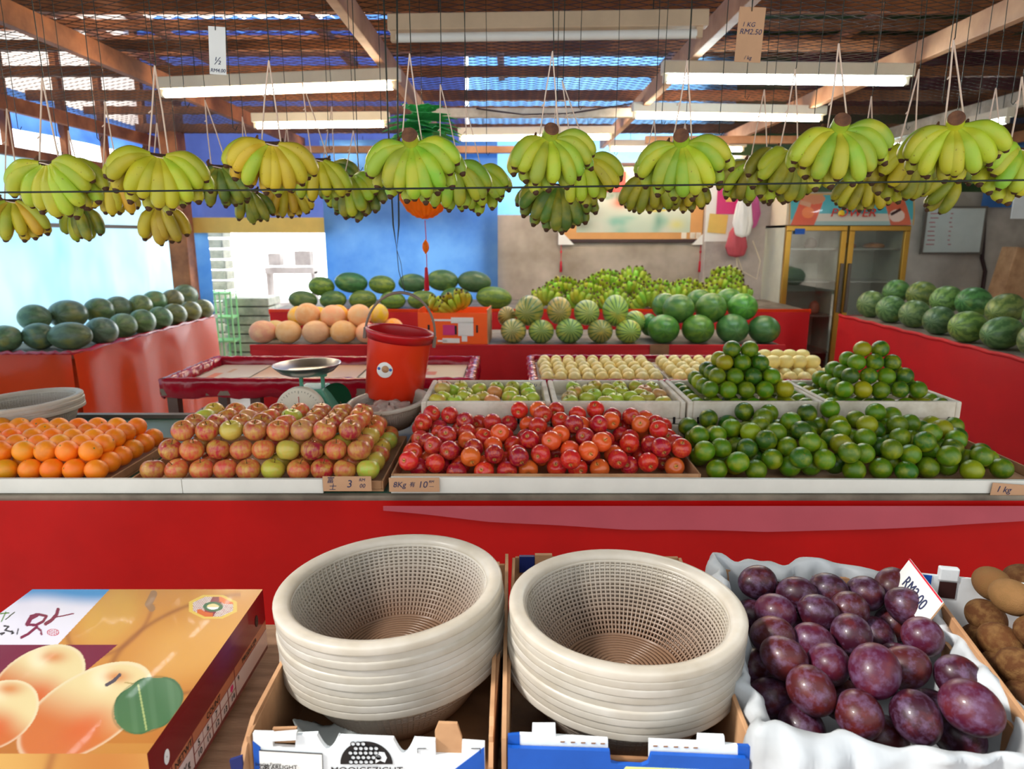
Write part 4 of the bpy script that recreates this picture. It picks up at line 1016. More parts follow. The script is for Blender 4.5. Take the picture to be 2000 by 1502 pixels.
hung(1636, 256, Y1_, .97, 'b', 'g', 'large banana hand below the cool white lamp', (1638, 85), stump=True, c2='gy')
hung(1864, 248, Y1_-.03, .92, 'c', 'gy', 'large yellow green banana hand at far right', (1862, 78), stump=True, ry=-.15)
hung(1990, 292, Y1_+.06, .95, 'c', 'g', 'banana hand cut by the right picture edge', (1996, 150), c2='gy')
hung(25, 392, Y2_, 1.0, 'd', 'y', 'spotted yellow banana hand at the left edge', (13, 212), c2='gy')
hung(155, 400, Y2_+.1, .95, 'e', 'dg', 'small dark green banana hand below the leftmost one', (133, 255), c2='g')
hung(217, 342, Y2_, 1.0, 'e', 'y', 'browning yellow banana hand behind the first two', (205, 198), c2='yb')
hung(312, 398, Y2_+.05, 1.05, 'e', 'yb', 'yellow banana hand hanging lowest before the post', (306, 240), c2='y')
hung(428, 325, Y2_+.15, 1.05, 'd', 'dg', 'dark green banana hand behind the half yellow one', (400, 195))
hung(489, 372, Y2_+.35, .95, 'e', 'dg', 'small dark banana hand before the yellow beam', (473, 228))
hung(560, 362, Y3_, .95, 'd', 'yg', 'small yellow hand low behind the half yellow one', (560, 245), c2='y')
hung(625, 312, Y2_, 1.0, 'd', 'g', 'green hand right behind the half yellow banana hand', (590, 160), c2='yg')
hung(688, 345, Y2_+.2, 1.05, 'a', 'dg', 'olive banana hand left of the paper decoration', (690, 255), c2='g')
hung(642, 320, Y3_, .9, 'f', 'dg', 'dark small hand partly hidden left of the olive one', (648, 208))
hung(878, 318, Y1_+.22, .95, 'f', 'g', 'green hand peeking right of the one before decoration', (860, 165))
hung(925, 334, Y1_+.42, .95, 'f', 'g', 'green hand reaching farthest right of the paper decoration', (910, 210))
hung(1135, 312, Y1_+.3, .95, 'f', 'gy', 'yellowish hand behind the stalked hand near middle', (1098, 158), c2='yg')
hung(1090, 362, Y2_, 1.05, 'a', 'dg', 'dark green hand hanging below the middle one', (1086, 200))
hung(1270, 340, Y2_, .95, 'd', 'ol', 'olive hand left of the picture frame top', (1278, 235))
hung(1338, 345, Y2_+.1, .9, 'd', 'yg', 'yellowish hand low behind the one above the picture', (1338, 240), c2='ol')
hung(1482, 315, Y2_, 1.05, 'g', 'ol', 'olive banana hand over the pink bags', (1493, 175), c2='g')
hung(1540, 296, Y1_+.25, .98, 'a', 'ol', 'olive yellow fan of bananas left of the cooler sign', (1553, 135), c2='gy')
hung(1692, 340, Y2_+.1, .95, 'd', 'ol', 'olive hand hanging right over the cooler sign', (1702, 188), c2='yg')
hung(1770, 296, Y1_+.25, .95, 'a', 'ol', 'olive yellow fan of bananas above the cooler\'s right side', (1795, 135), c2='yg')
hung(1868, 338, Y2_, 1.0, 'g', 'ol', 'dark olive hand low below the far right one', (1868, 220), ry=.8)
hung(1938, 285, Y2_, .95, 'd', 'dg', 'dark hand with brown stalk near the right edge', (1945, 172), stump=True)
# free hanging wires
k = 0
for px, bot, Y in ((35, 250, 2.2), (115, 300, 2.1), (190, 270, 1.8), (345, 300, 2.3), (362, 205, 2.0), (455, 250, 1.9), (643, 290, 2.4), (700, 330, 1.9), (745, 250, 2.1), (908, 205, 2.1), (950, 300, 2.6), (1130, 210, 2.2), (1200, 300, 2.5),
                   (1292, 240, 2.1), (1404, 260, 1.9), (1455, 190, 2.1), (1500, 310, 2.3), (1590, 230, 2.0), (1708, 170, 2.1), (1770, 250, 2.4), (1840, 200, 1.9), (1905, 240, 2.1), (1975, 200, 2.0)):
    k += 1; B = atY(px, bot, Y); T = Vector((B.x, Y, H+.955))
    if T.z < B.z: continue
    g = MB(); g.tube([T, T.lerp(B, .5)+Vector((.004, 0, 0)), B, B+Vector((.006, 0, -.006)), B+Vector((.012, 0, .004))], .0011, 5)
    o = g.build('hook_wire', MT['wire']); tag(o, f'empty dark hook wire hanging free, {ORD[k]} from left', 'wire', 'thin wires dropping from the ceiling mesh')
# bananas on the carton and green hands on the back table
P = atY(893, 606, 4.42); hand(P, 1.15, 'd', 'yg', 'yellow green banana hand lying on the orange carton', 'banana hands lying on tables', (-.5, 2.7, .2), c2='gy')
P = atY(845, 607, 4.42); hand(P, 1.0, 'e', 'gy', 'small banana hand lying low in the orange carton', 'banana hands lying on tables', (-.6, -2.6, .3))
gb = [(1070, 596), (1098, 574), (1136, 598), (1160, 576), (1196, 598), (1224, 574), (1262, 598), (1288, 580), (1322, 592), (1344, 578), (1384, 594), (1408, 570), (1436, 590), (1180, 560), (1236, 556), (1414, 554)]
for i, (px, py) in enumerate(gb):
    P = atY(px, py, 5.88+(.0 if py > 588 else .14 if py > 565 else .26))
    hand(P, 1.35, 'a' if i % 2 else 'b', 'lg', f'bright green banana hand on the back table, {ORD[i+1]} from left', 'green banana hands on the back table', (-.35-.3*(i % 2), PI+rng.uniform(-.35, .35), rng.uniform(-.4, .4)), c2='g')
# ================================================================ HANGING CARDS
def hangcard(px0, py0, px1, py1, Y, mat, label, lines, ry=0):
    c = atY((px0+px1)/2, (py0+py1)/2, Y); a = atY(px0, py0, Y); b = atY(px1, py1, Y)
    w, h = abs(b.x-a.x), abs(a.z-b.z)
    t = tagcard('hanging_sign', c, (0, ry, 0), w, h, mat, label, [(s, x*w, z*h, q*h) for s, x, z, q in lines], cat='sign')
    top = Vector((c.x, Y, H+.955)); g = MB(); g.tube([Vector((c.x, Y-.002, c.z+h*.42)), Vector((c.x, Y, c.z+h*.55)), top], .0012, 5)
    o = g.build('hook_wire', MT['wire']); tag(o, 'wire holding the '+' '.join(label.split()[:6]), 'wire', 'thin wires dropping from the ceiling mesh')
hangcard(404, 52, 445, 146, 1.9, MT['whitepaper'], 'white card sign hanging above the left lamp', [('½', 0, -.22, .22), ('RM4.00', 0, -.42, .11)], ry=.06)
hangcard(1443, 14, 1487, 122, 1.9, MT['label_tan'], 'brown card price sign hanging above the cool white lamp', [('1 KG', -.1, .18, .12), ('RM2.50', 0, .05, .14), ('/ kg', 0, -.42, .1)], ry=.04)
# ================================================================ PINEAPPLE PAPER DECORATION
PY = 3.1
cb = atY(828, 354, PY); dep = proj(cb)[2]; Rb = 52*dep/FPX
t = empty('paper_pineapple', cb, (0, 0, 0), 'orange honeycomb paper pineapple ornament with green paper leaves', 'ornament')
nr, ns = 40, 24; vs = []; g = MB()
U, Vv = np.meshgrid(np.linspace(0, 2*PI, 97), np.linspace(0, PI, 33))
rr = Rb*(1+.05*np.abs(np.sin(U*12))*np.sin(Vv)+.03*np.sin(Vv*16)*np.sin(U*6))
Pm = np.stack([rr*np.sin(Vv)*np.cos(U), rr*np.sin(Vv)*np.sin(U), rr*1.35*np.cos(Vv)], -1)
link('paper_ball', grid_mesh('paper_ball', Pm), t, MT['orange_paper'])
g = MB(); rs = np.random.RandomState(4)
for lay, (n, z, L, el) in enumerate(((14, 92, 78, .0), (13, 102, 78, .12), (12, 112, 70, .3), (8, 120, 52, .6))):
    for k in range(n):
        a = 2*PI*(k+.5*lay)/n; u = dep/FPX; el_ = el+rs.uniform(-.1, .1)
        d = Vector((math.cos(a)*math.cos(el_), math.sin(a)*math.cos(el_), math.sin(el_))); s = Vector((-math.sin(a), math.cos(a), 0))
        o0 = Vector((0, 0, z*u)); Lq = L*u; w = 17*u
        pts = [(0, .25), (.25, .9), (.32, .6), (.5, 1.0), (.58, .65), (.75, .8), (.82, .4), (1, 0)]
        vs = [o0+d*Lq*a_+s*w*b_+Vector((0, 0, -(a_**2)*.25*Lq)) for a_, b_ in pts]+[o0+d*Lq*a_-s*w*b_+Vector((0, 0, -(a_**2)*.25*Lq)) for a_, b_ in pts[::-1][1:]]
        mid = len(vs); vs2 = [v+Vector((0, 0, .002)) for v in vs]
        g.add(vs+vs2, [tuple(range(mid)), tuple(reversed(range(mid, 2*mid)))]+[(i, (i+1) % mid, (i+1) % mid+mid, i+mid) for i in range(mid)])
g.build('paper_leaves', MT['leaf_paper'], t)
u = dep/FPX
g = MB(); g.tube([(0, 0, 100*u), (0, 0, 100*u+.9)], .0015, 5); g.build('hanging_cord', MT['wire'], t)
g = MB(); g.tube([(0, 0, -74*u), (.003, 0, -112*u)], .002, 5); g.tube([(.003, 0, -140*u), (.003, 0, -165*u)], .002, 5)
g.build('cord', MT['red_silk'], t)
g = MB(); g.lathe([(.001, -140*u), (6*u, -132*u), (7*u, -126*u), (6*u, -119*u), (.001, -111*u)], 16); o = g.build('medallion', MT['orange_paper'], t)
g = MB(); g.lathe([(.001, -165*u), (3*u, -167*u), (3.5*u, -175*u), (5.5*u, -212*u), (.001, -213*u)], 12); g.build('tassel', MT['red_silk'], t)
# ================================================================ BUCKET
BY = 2.4
rimc = atY(782, 648, BY); dep = proj(rimc)[2]; u = dep/FPX; Rt = 66*u; Rb_ = 56*u; hb = 132*u
t = empty('bucket', rimc, (.02, math.radians(8), 0), 'orange red plastic bucket hanging from a hook over the counter', 'bucket')
g = MB(); g.lathe([(.001, -hb), (Rb_*.96, -hb), (Rb_, -hb+.004), (Rt*.94, -.01), (Rt*.95, 0), (Rt*.925, 0), (Rb_*.96, -hb+.006), (.001, -hb+.006)], 48); g.build('bucket_body', MT['bucket'], t)
g = MB(); g.lathe([(Rt*.93, -.024), (Rt*.97, -.026), (Rt*.98, -.012), (Rt*1.0, -.010), (Rt*1.02, .002), (Rt*1.0, .007), (Rt*.94, .006), (Rt*.925, 0), (Rt*.91, -.02), (Rt*.86, -.12)], 48); g.build('bucket_rim', MT['bucket_rim'], t)
hh = 82*u; g = MB(); hp = [(Rt*1.03*math.cos(PI*k/24), 0, -.01+hh*math.sin(PI*k/24)) for k in range(25)]
g.tube(hp, [.0055 if 8 < k < 17 else .0042 for k in range(25)], 10); ho = g.build('handle', MT['handle'], t)
g = MB()
for s in (-1, 1): g.b2(s*Rt*1.03-.006, s*Rt*1.03+.006, -.008, .008, -.04, 0)
g.build('handle_lug', MT['handle'], t, bevel=.002)
g = MB(); M_ = Matrix.Rotation(PI/2, 4, 'X')
g.lathe([(.001, .0), (14*u, .0), (15*u, -.0015)], 32, M=M_); o = g.build('round_sticker', MT['print2'] if 'print2' in MT else MT['whitepaper'], t); o.location = (-.024, -Rt*.935+.002, -66*u); o.rotation_euler = (-.075, 0, 0)
for dx, wq in ((1, 6.5), (-11, 2.6), (11, 2.6)):
    g = MB(); g.lathe([(.001, 0), (wq*u, 0), (wq*u*1.05, -.001)], 16, M=M_); s_ = g.build('sticker_mark', MT['card_b'] if dx != 1 else MT['card'], t); s_.location = (-.024+dx*u, -Rt*.935-.0006, -64*u); s_.rotation_euler = (-.075, 0, 0)
top = t.location+Vector((hh*math.sin(math.radians(8)), 0, hh*math.cos(math.radians(8))-.006))
lp = atY(775, 488, BY)
g = MB(); g.tube([top+Vector((0, 0, -.004)), Vector((lp.x+.004, BY, (top.z+lp.z)/2)), lp], .0013, 5); g.tube([top+Vector((0, 0, -.004)), Vector((lp.x+.012, BY, (top.z+lp.z)/2+.03)), lp], .001, 5)
tag(g.build('hook_wire', MT['wire']), 'thin doubled wire between the bucket handle and the black cord', 'wire')
a_ = atY(752, 60, BY); b_ = atY(784, 60, BY)
g = MB(); g.tube([Vector((a_.x, BY, H+.955)), atY(758, 240, BY), atY(768, 440, BY), lp, atY(779, 440, BY), atY(777, 240, BY), Vector((b_.x-.005, BY, H+.955))], .0028, 8)
tag(g.build('black_rope', MT['wire']), 'long black doubled cord hanging from the roof above the bucket', 'rope')
# ================================================================ STRAINERS
def strainer_parts(R=.18, D=.118, rb=.092, nr=104, rings=18, detail=True):
    Ri = R-.026
    g = MB()  # rolled rim with outer lip
    g.lathe([(Ri, -.012), (Ri+.001, -.002), (Ri+.006, .002), (R-.009, .0035), (R-.003, .0026), (R-.0009, .0010), (R-.0002, -.0002), (R, -.0014), (R, -.0090), (R-.0003, -.0104), (R-.0022, -.0105), (R-.004, -.003), (Ri+.006, -.002), (Ri+.002, -.012)], 72, close=True)
    rim = g.mesh('rim')
    def wr(t): # wall radius at t (0 top, 1 bottom)
        return rb+(Ri-rb)*(1-t**1.7)
    g = MB()
    for k in range(rings+1):
        t = k/rings; r, z = wr(t), -.010-(D-.014)*t; h = .0021 if k % 6 else .0030
        g.lathe([(r-.0012, z+h), (r+.0012, z+h), (r+.0012, z-h), (r-.0012, z-h)], 72, close=True)
    for j in range(nr):
        a = 2*PI*j/nr; pts = [(wr(t/7)*math.cos(a), wr(t/7)*math.sin(a), -.010-(D-.014)*t/7) for t in range(8)]
        g.tube(pts,  .0030, 4, cap=False, flat=.45)
    wall = g.mesh('wall')
    g = MB(); z = -D+.004
    for k in range(13):
        r = .008+(rb-.008)*k/12; h = .0018; w = .0026
        g.lathe([(max(r-w, .0005), z+h), (r+w, z+h), (r+w, z-h), (max(r-w, .0005), z-h)], 60, close=True)
    for j in range(48):
        a = 2*PI*j/48; r0 = .008 if j % 4 == 0 else .03 if j % 2 == 0 else .055; g.tube([(r0*math.cos(a), r0*math.sin(a), z), (rb*math.cos(a), rb*math.sin(a), z)], .0013, 4, cap=False)
    g.lathe([(.0005, z+.002), (.008, z+.002), (.008, z-.002), (.0005, z-.002)], 20)
    base = g.mesh('base')
    g = MB(); g.lathe([(rb-.003, z), (rb+.0015, z-.002), (rb+.002, -D), (rb-.004, -D)], 60, close=True)
    foot = g.mesh('foot_ring')
    for m_ in (rim, wall, base, foot): m_.materials.append(MT['basket'])
    # shift origin to the base
    for m_ in (rim, wall, base, foot):
        co = np.zeros(len(m_.vertices)*3, np.float32); m_.vertices.foreach_get('co', co); co[2::3] += D; m_.vertices.foreach_set('co', co); m_.update()
    return rim, wall, base, foot
SP_ = strainer_parts()
def strainer(P, rot, label, group, s=1.0, name='plastic_strainer'):
    t = empty(name, P, rot, label, 'strainer', group); t.scale = (s, s, s)
    for n_, me in zip(('rim', 'wall', 'base', 'foot_ring'), SP_): link(n_, me, t)
    return t
def stack(cx, cy, dztop, n, pitch, rot, lab, group, s=1.0):
    R3_ = Euler(rot).to_matrix(); up = R3_ @ Vector((0, 0, 1)); top = Vector((cx, cy, H+dztop))
    for k in range(n):
        rr = (rot[0]+rng.uniform(-.006, .006), rot[1]+rng.uniform(-.006, .006), rng.uniform(0, 6))
        # rotation about own axis first
        m = R3_ @ Matrix.Rotation(rng.uniform(0, 6), 3, 'Z')
        P = top-up*(pitch*k+.118*s)+Vector((rng.uniform(-.0015, .0015), rng.uniform(-.0015, .0015), 0))
        which = 'topmost' if k == 0 else 'lowest' if k == n-1 else ORD[k+1]+' from top'
        t = strainer(P, m.to_euler(), f'milky plastic strainer, {which} of {lab}', group, s)
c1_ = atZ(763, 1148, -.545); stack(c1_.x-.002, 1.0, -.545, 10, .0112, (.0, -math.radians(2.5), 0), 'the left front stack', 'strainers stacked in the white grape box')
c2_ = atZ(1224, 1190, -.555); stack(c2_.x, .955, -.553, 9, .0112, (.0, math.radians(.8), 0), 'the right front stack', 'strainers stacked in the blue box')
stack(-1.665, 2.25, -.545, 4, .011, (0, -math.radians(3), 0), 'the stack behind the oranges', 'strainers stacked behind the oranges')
# strainer with scraps beside the scale
p = atZ(737, 812, -.545)
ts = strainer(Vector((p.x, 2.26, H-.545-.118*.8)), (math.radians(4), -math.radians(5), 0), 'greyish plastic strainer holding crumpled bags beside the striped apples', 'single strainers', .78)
rs = np.random.RandomState(3); U, Vv = np.meshgrid(np.linspace(0, 2*PI, 50), np.linspace(0, PI, 26))
rr = 1+.18*np.sin(U*5+Vv*3)+.14*np.sin(U*9-Vv*7)+.05*rs.normal(size=U.shape); rr[:, -1] = rr[:, 0]
Pm = np.stack([.085*rr*np.sin(Vv)*np.cos(U), .075*rr*np.sin(Vv)*np.sin(U), .028*rr*np.cos(Vv)], -1)+np.array([p.x, 2.25, H-.585])
tag(link('crumpled_bag', grid_mesh('crumpled_bag', Pm), None, M('crumpled_clear_bag', (206, 186, 176), .3, c2=(176, 130, 120), scale=12, trans=.3)), 'crumpled translucent plastic bag lying in the strainer by the scale', 'plastic bag')
# ================================================================ WEIGHING SCALE
sy = 2.42; pc = atY(602, 712, sy); u = proj(pc)[2]/FPX
t = empty('weighing_scale', (pc.x, sy, H+CD), (0, 0, .0), 'green weighing scale with round dial and steel pan behind the apples', 'scale')
hz = pc.z-(H+CD)
g = MB(); Rp = 64*u; g.lathe([(.001, hz-.03), (Rp*.62, hz-.03), (Rp*.8, hz-.02), (Rp*.98, hz+.003), (Rp*1.02, hz+.004), (Rp*1.02, hz+.001), (Rp*.8, hz-.024), (Rp*.6, hz-.034), (.001, hz-.034)], 48)
g.build('pan', MT['steel'], t).rotation_euler = (0, -.02, 0)
g = MB()
for x in (-.028, .05): g.b2(x-.006, x+.006, -.01, .004, hz-.085, hz-.033)
g.b2(-.045, .065, -.012, .006, hz-.043, hz-.034); g.build('pan_support', MT['scale_green'], t, bevel=.002)
g = MB(); g.prism([(-.095, 0), (.095, 0), (.095, .03), (.06, hz-.11), (.045, hz-.082), (-.045, hz-.082), (-.06, hz-.11), (-.095, .03)], .12); o = g.build('scale_body', MT['scale_green'], t, bevel=.006); o.location = (.012, -.05, 0)
g = MB(); M_ = Matrix.Rotation(PI/2, 4, 'X'); g.lathe([(.001, 0), (.083, 0), (.086, -.004), (.086, -.03)], 48, M=M_); o = g.build('dial', M('cream_dial', (232, 222, 200), .4, var=.02), t); o.location = (-.015, -.085, .070)
g = MB()
for k in range(40):
    a = 2*PI*k/40; L_ = .010 if k % 4 == 0 else .005
    g.box((-.015+math.sin(a)*(.076-L_/2), -.0862, .070+math.cos(a)*(.076-L_/2)), (.0011, .0006, L_), M=Matrix.Rotation(-a+0, 3, 'Y').inverted())
g.build('dial_marks', MT['black'], t)
MB().box((-.015, -.0875, .088), (.002, .001, .075)).build('needle', MT['red_silk'], t)
g = MB(); g.lathe([(.001, 0), (.072, 0), (.078, .012)], 32, M=Matrix.Rotation(PI/2, 4, 'X') @ Matrix.Rotation(.0, 4, 'Y')); o = g.build('rear_cover', MT['scale_dark'], t); o.location = (.075, .02, .075); o.rotation_euler = (0, 0, .9)
# ================================================================ PEAR BOX
bd, bh = -.62, .118
pbr = atZ(503, 1151, bd); pfr = atZ(302, 1472, bd)
xR = (pbr.x+pfr.x)/2; yB, yF = pbr.y, pfr.y; xL = -.86
skew = (pbr.x-pfr.x)/(yB-yF)
t = empty('pear_box', (0, 0, 0), (0, 0, 0), 'glossy printed pear gift box with maroon side at the lower left', 'box')
def seg(PX, PY, pts, w):
    D = np.full(PX.shape, 1e9)
    for (ax, ay), (bx, by) in zip(pts[:-1], pts[1:]):
        dx, dy = bx-ax, by-ay; L2 = dx*dx+dy*dy+1e-9; tt = np.clip(((PX-ax)*dx+(PY-ay)*dy)/L2, 0, 1)
        D = np.minimum(D, np.hypot(PX-ax-tt*dx, PY-ay-tt*dy))
    return D < w
def lerpc(A, B, f): return A*(1-f[..., None])+B*f[..., None]
def sm(x, a, b): f = np.clip((x-a)/(b-a), 0, 1); return f*f*(3-2*f)
def ell(PX, PY, cx, cy, rx, ry, ang): # normalized radius and local coords
    c, s = math.cos(math.radians(ang)), math.sin(math.radians(ang)); dx, dy = PX-cx, PY-cy
    a = (dx*c+dy*s)/rx; b = (-dx*s+dy*c)/ry; return np.hypot(a, b), a, b
nX, nY = 430, 330
X = np.linspace(xL, xR, nX); Yg = np.linspace(yF, yB, nY); XX, YY = np.meshgrid(X, Yg); XX = XX+skew*(YY-(yF+yB)/2)*0
dz_ = bd; dep_ = YY*CP-dz_*SP; PX = 1000+FPX*XX/dep_; PY = 751-FPX*(YY*SP+dz_*CP)/dep_
C = np.ones(XX.shape+(3,))*L3((206, 140, 68))
C = lerpc(C, L3((186, 112, 52)), sm(PY, 1250, 1480))
# big background pears
r_, a_, b_ = ell(PX, PY, 385, 1262, 175, 78, -22); C = lerpc(C, L3((216, 156, 82)), 1-sm(r_, .3, 1.0)); C = lerpc(C, L3((150, 92, 52)), np.exp(-((r_-1.03)/.05)**2)*.75*(PX < 470))
r_, a_, b_ = ell(PX, PY, 215, 1205, 95, 62, -40); C = lerpc(C, L3((214, 160, 78)), (1-sm(r_, .4, 1.0))*.9); C = lerpc(C, L3((150, 92, 56)), np.exp(-((r_-1.0)/.06)**2)*.6*(PY > 1180))
m = seg(PX, PY, [(300, 1160), (290, 1180), (296, 1188)], 7); C[m] = L3((160, 120, 84))
# white panel with blue sky, diagonal edge
edge = 215-(PY-1150)*.94; inp = (PX < edge) & (PY < 1259)
wp_ = lerpc(np.ones(C.shape)*L3((76, 152, 204)), L3((234, 226, 232)), sm(PY+6*np.sin(PX/40)+PX*.03, 1158, 1190)); C[inp] = wp_[inp]
m = (PY >= 1259) & (PX < 230-(PY-1259)*1.2); C[m] = L3((122, 38, 62))
def pear(cx, cy, rx, ry, ang, hx, hy):
    global C
    r_, a_, b_ = ell(PX, PY, cx, cy, rx, ry, ang); ins = r_ < 1
    col_ = lerpc(np.ones(C.shape)*L3((230, 206, 150)), L3((206, 112, 58)), sm(-a_*.9+b_*.35+.0*r_, -.45, .35))
    col_ = lerpc(col_, L3((214, 96, 48)), np.exp(-((a_+.1)**2+(b_-.35)**2)/.12)*.7)
    col_ = lerpc(col_, L3((250, 240, 200)), np.exp(-((PX-hx+22)**2+(PY-hy-2)**2)/420)*.8)
    col_ = lerpc(col_, L3((214, 136, 78)), np.exp(-((PX-hx-6)**2/700+(PY-hy)**2/150))*.95)
    col_ = lerpc(col_, L3((232, 214, 176)), np.exp(-((r_-.97)/.035)**2)*.6)
    C[ins] = col_[ins]
pear(72, 1335, 105, 62, -32, 98, 1283); pear(165, 1392, 150, 72, -32, 222, 1322); pear(-8, 1398, 92, 60, -32, 12, 1345)
m = seg(PX, PY, [(208, 1338), (222, 1330), (234, 1318)], 3.2); C[m] = L3((88, 78, 84)); m = seg(PX, PY, [(244, 1333), (272, 1337)], 1.2); C[m] = L3((180, 150, 90))
# leaf
r_, a_, b_ = ell(PX, PY, 288, 1377, 72, 50, -28); lf = (r_ < 1+.04*np.sin(a_*8)); C[lf] = lerpc(np.ones(C.shape)*L3((76, 112, 74)), L3((120, 146, 112)), sm(np.sin(a_*11+b_*3), .2, 1)*.18+sm(a_, .2, .9)*.3)[lf]
C = lerpc(C, L3((58, 84, 54)), np.exp(-((r_-1.0)/.03)**2)*.5); m = seg(PX, PY, [(270, 1338), (276, 1370), (286, 1425)], 1.6); C[m] = L3((176, 184, 116))
# front bottom orange corner glimpses
m = (PY > 1452+.04*PX*0) & (PX > 60) & (r_ > 1.02) & (ell(PX, PY, 165, 1392, 150, 72, -32)[0] > 1); C[m] = lerpc(C, L3((200, 136, 66)), np.ones(PX.shape)*.6)[m]
# badge
th_ = np.arctan2((PY-1185)/24.0, (PX-416)/49.0); rr = np.hypot((PX-416)/49.0, (PY-1185)/24.0); oc = np.cos(((th_+PI/8) % (PI/4))-PI/8)*rr
C[oc < .96] = L3((226, 190, 90)); C[oc < .80] = L3((222, 216, 204)); m = (oc < .80) & (np.sin(PX*1.3+PY*.6)*np.sin(PY*1.7-PX*.3) > .1); C[m] = L3((176, 96, 96))
m = (oc < .80) & (rr > .36) & ((abs(PX-416-(PY-1185)*-.6) < 12)); C[m] = L3((124, 34, 62)); m = (oc < .8) & (rr > .5) & (PY > 1190) & (PX < 416) & (PX > 385); C[m] = L3((214, 96, 48)); m = (oc < .8) & (rr > .5) & (PY < 1180) & (PX > 428) & (PX < 455); C[m] = L3((224, 110, 60))
C[rr < .40] = L3((48, 104, 76)); C[rr < .24] = L3((232, 214, 150)); m = (rr < .24) & (PY > 1186); C[m] = L3((240, 240, 236))
# calligraphy (crop coordinates / 3.571, +1130)
def cs(pts): return [(x/3.571, 1130+y/3.571) for x, y in pts]
INK = (128, 34, 66)
for pts, w, ink in (([(190, 318), (215, 275), (255, 255)], 4.2, INK), ([(215, 262), (270, 250), (325, 262), (300, 300), (250, 325), (205, 322)], 2.6, INK), ([(405, 215), (395, 250), (360, 290), (318, 316)], 3.4, INK),
                ([(392, 268), (430, 262), (512, 244)], 1.2, INK), ([(258, 335), (200, 385), (148, 412)], 2.6, INK), ([(262, 345), (285, 362), (290, 388)], 2.2, INK),
                ([(28, 330), (60, 335), (35, 360), (75, 370)], 1.6, (40, 36, 40)), ([(0, 385), (30, 378), (10, 392)], 1.6, (40, 36, 40)), ([(85, 365), (95, 380), (82, 385), (85, 365)], 1.3, (40, 36, 40)), ([(128, 350), (118, 390)], 1.2, (40, 36, 40)),
                ([(0, 245), (60, 240)], 1.2, (90, 130, 50)), ([(40, 235), (10, 300)], 1.2, (90, 130, 50)), ([(100, 235), (40, 285)], 1.1, (70, 80, 50)), ([(0, 175), (14, 190), (0, 205)], 2.6, (120, 160, 40))):
    C[seg(PX, PY, cs(pts), w) & inp] = L3(ink)
cx_, cy_ = 370/3.571, 1130+375/3.571; r_ = np.hypot((PX-cx_)/12, (PY-cy_)/7); m = (r_ < 1) & (r_ > .82) | ((r_ < .75) & (np.sin(PX*1.5) > .3)); C[m & inp] = L3((200, 60, 80))
P3 = np.stack([XX, YY, np.full(XX.shape, H+bd)], -1)
MT['gloss_print'] = Mprint('glossy_pear_print', .22, .5)
link('lid', grid_mesh('lid', P3, False, C*np.array([.74, .78, .84])), t, MT['gloss_print'])
# front face
nXf, nZf = 200, 40; XX, ZZ = np.meshgrid(np.linspace(xL, xR, nXf), np.linspace(H+bd-bh, H+bd, nZf)); q = np.sin(XX*22)*.5+.5
Cf = lerpc(np.ones(XX.shape+(3,))*L3((226, 176, 96)), L3((204, 132, 62)), q); Cf = lerpc(Cf, L3((160, 90, 50)), np.exp(-((XX-xR+.115-(H+bd-ZZ)*-.4)/.006)**2)*.6)
link('front_panel', grid_mesh('front_panel', np.stack([XX, np.full(XX.shape, yF), ZZ], -1), False, Cf*.8), t, MT['gloss_print'])
MB().b2(xL, xR-.002, yF+.003, yB-.001, H+bd-bh, H+bd-.002).build('inner_carton', MT['card'], t)
# right side: maroon with table band
nYs, nZs = 260, 60; YYs, ZZs = np.meshgrid(np.linspace(yF, yB, nYs), np.linspace(0, 1, nZs)); Cs = np.ones(YYs.shape+(3,))*L3((112, 12, 26)); s_ = (YYs-yF)/(yB-yF)
Cs = lerpc(Cs, L3((96, 24, 92)), np.exp(-((s_-.62)/.13)**2)*sm(ZZs, .4, .9)*.9)
band = (ZZs > .06) & (ZZs < .48); hd = (ZZs >= .34) & band; Cs[band] = L3((222, 206, 204)); Cs[hd] = L3((184, 112, 80))
for q in (.0, .12, .27, .64): m = band & (abs(s_-q) < .004); Cs[m] = L3((120, 30, 40))
for k in range(5): m = band & ~hd & (abs(s_-(.27+.074*k)) < .003); Cs[m] = L3((130, 60, 60))
m = (abs(ZZs-.34) < .012) & band; Cs[m] = L3((130, 60, 60)); m = band & (abs(ZZs-.2) < .01) & (s_ > .27) & (s_ < .64); Cs[m] = L3((130, 60, 60))
def dotm(sc_, zc_, r): return np.hypot((s_-sc_)*(yB-yF), (ZZs-zc_)*bh) < r
Cs[dotm(.605, .27, .006)] = L3((214, 40, 120)); 
ins = .0
Ps = np.stack([np.full(YYs.shape, xR+.0), YYs, H+bd-bh+ZZs*bh], -1)
link('side_panel', grid_mesh('side_panel', Ps, False, Cs), t, MT['gloss_print'])
for s0 in (.1, .9):
    g = MB(); g.lathe([(.001, .0), (.0085, .0)], 24, M=Matrix.Rotation(PI/2, 4, 'Y')); o = g.build('vent_hole', MT['card_w'] if s0 < .5 else MT['black'], t); o.location = (xR+.0006, yF+(yB-yF)*s0, H+bd-bh*.33); o.scale = (1, .8, 1.25)
rt = (PI/2, 0, PI/2)
def side_text(s, sc0, zc0, size):
    text(s, size, MT['black'] if size > .0 else None, t, (xR+.0008, yF+(yB-yF)*sc0, H+bd-bh+zc0*bh), rt, ext=.0001, name='side_print')
for s, a, z, q in (('VARIETY', .06, .41, .013), ('NETWT', .2, .41, .014), ('COUNT', .44, .41, .013), ('PRODUCER', .8, .41, .012), ('5Kg', .2, .2, .017), ('5', .307, .27, .014), ('6', .381, .27, .014), ('7', .455, .27, .014), ('9', .67, .27, .012),
                   ('10', .307, .13, .014), ('11', .381, .13, .014), ('12', .455, .13, .014), ('13', .53, .13, .014), ('14', .605, .13, .014)): side_text(s, a, z, q)
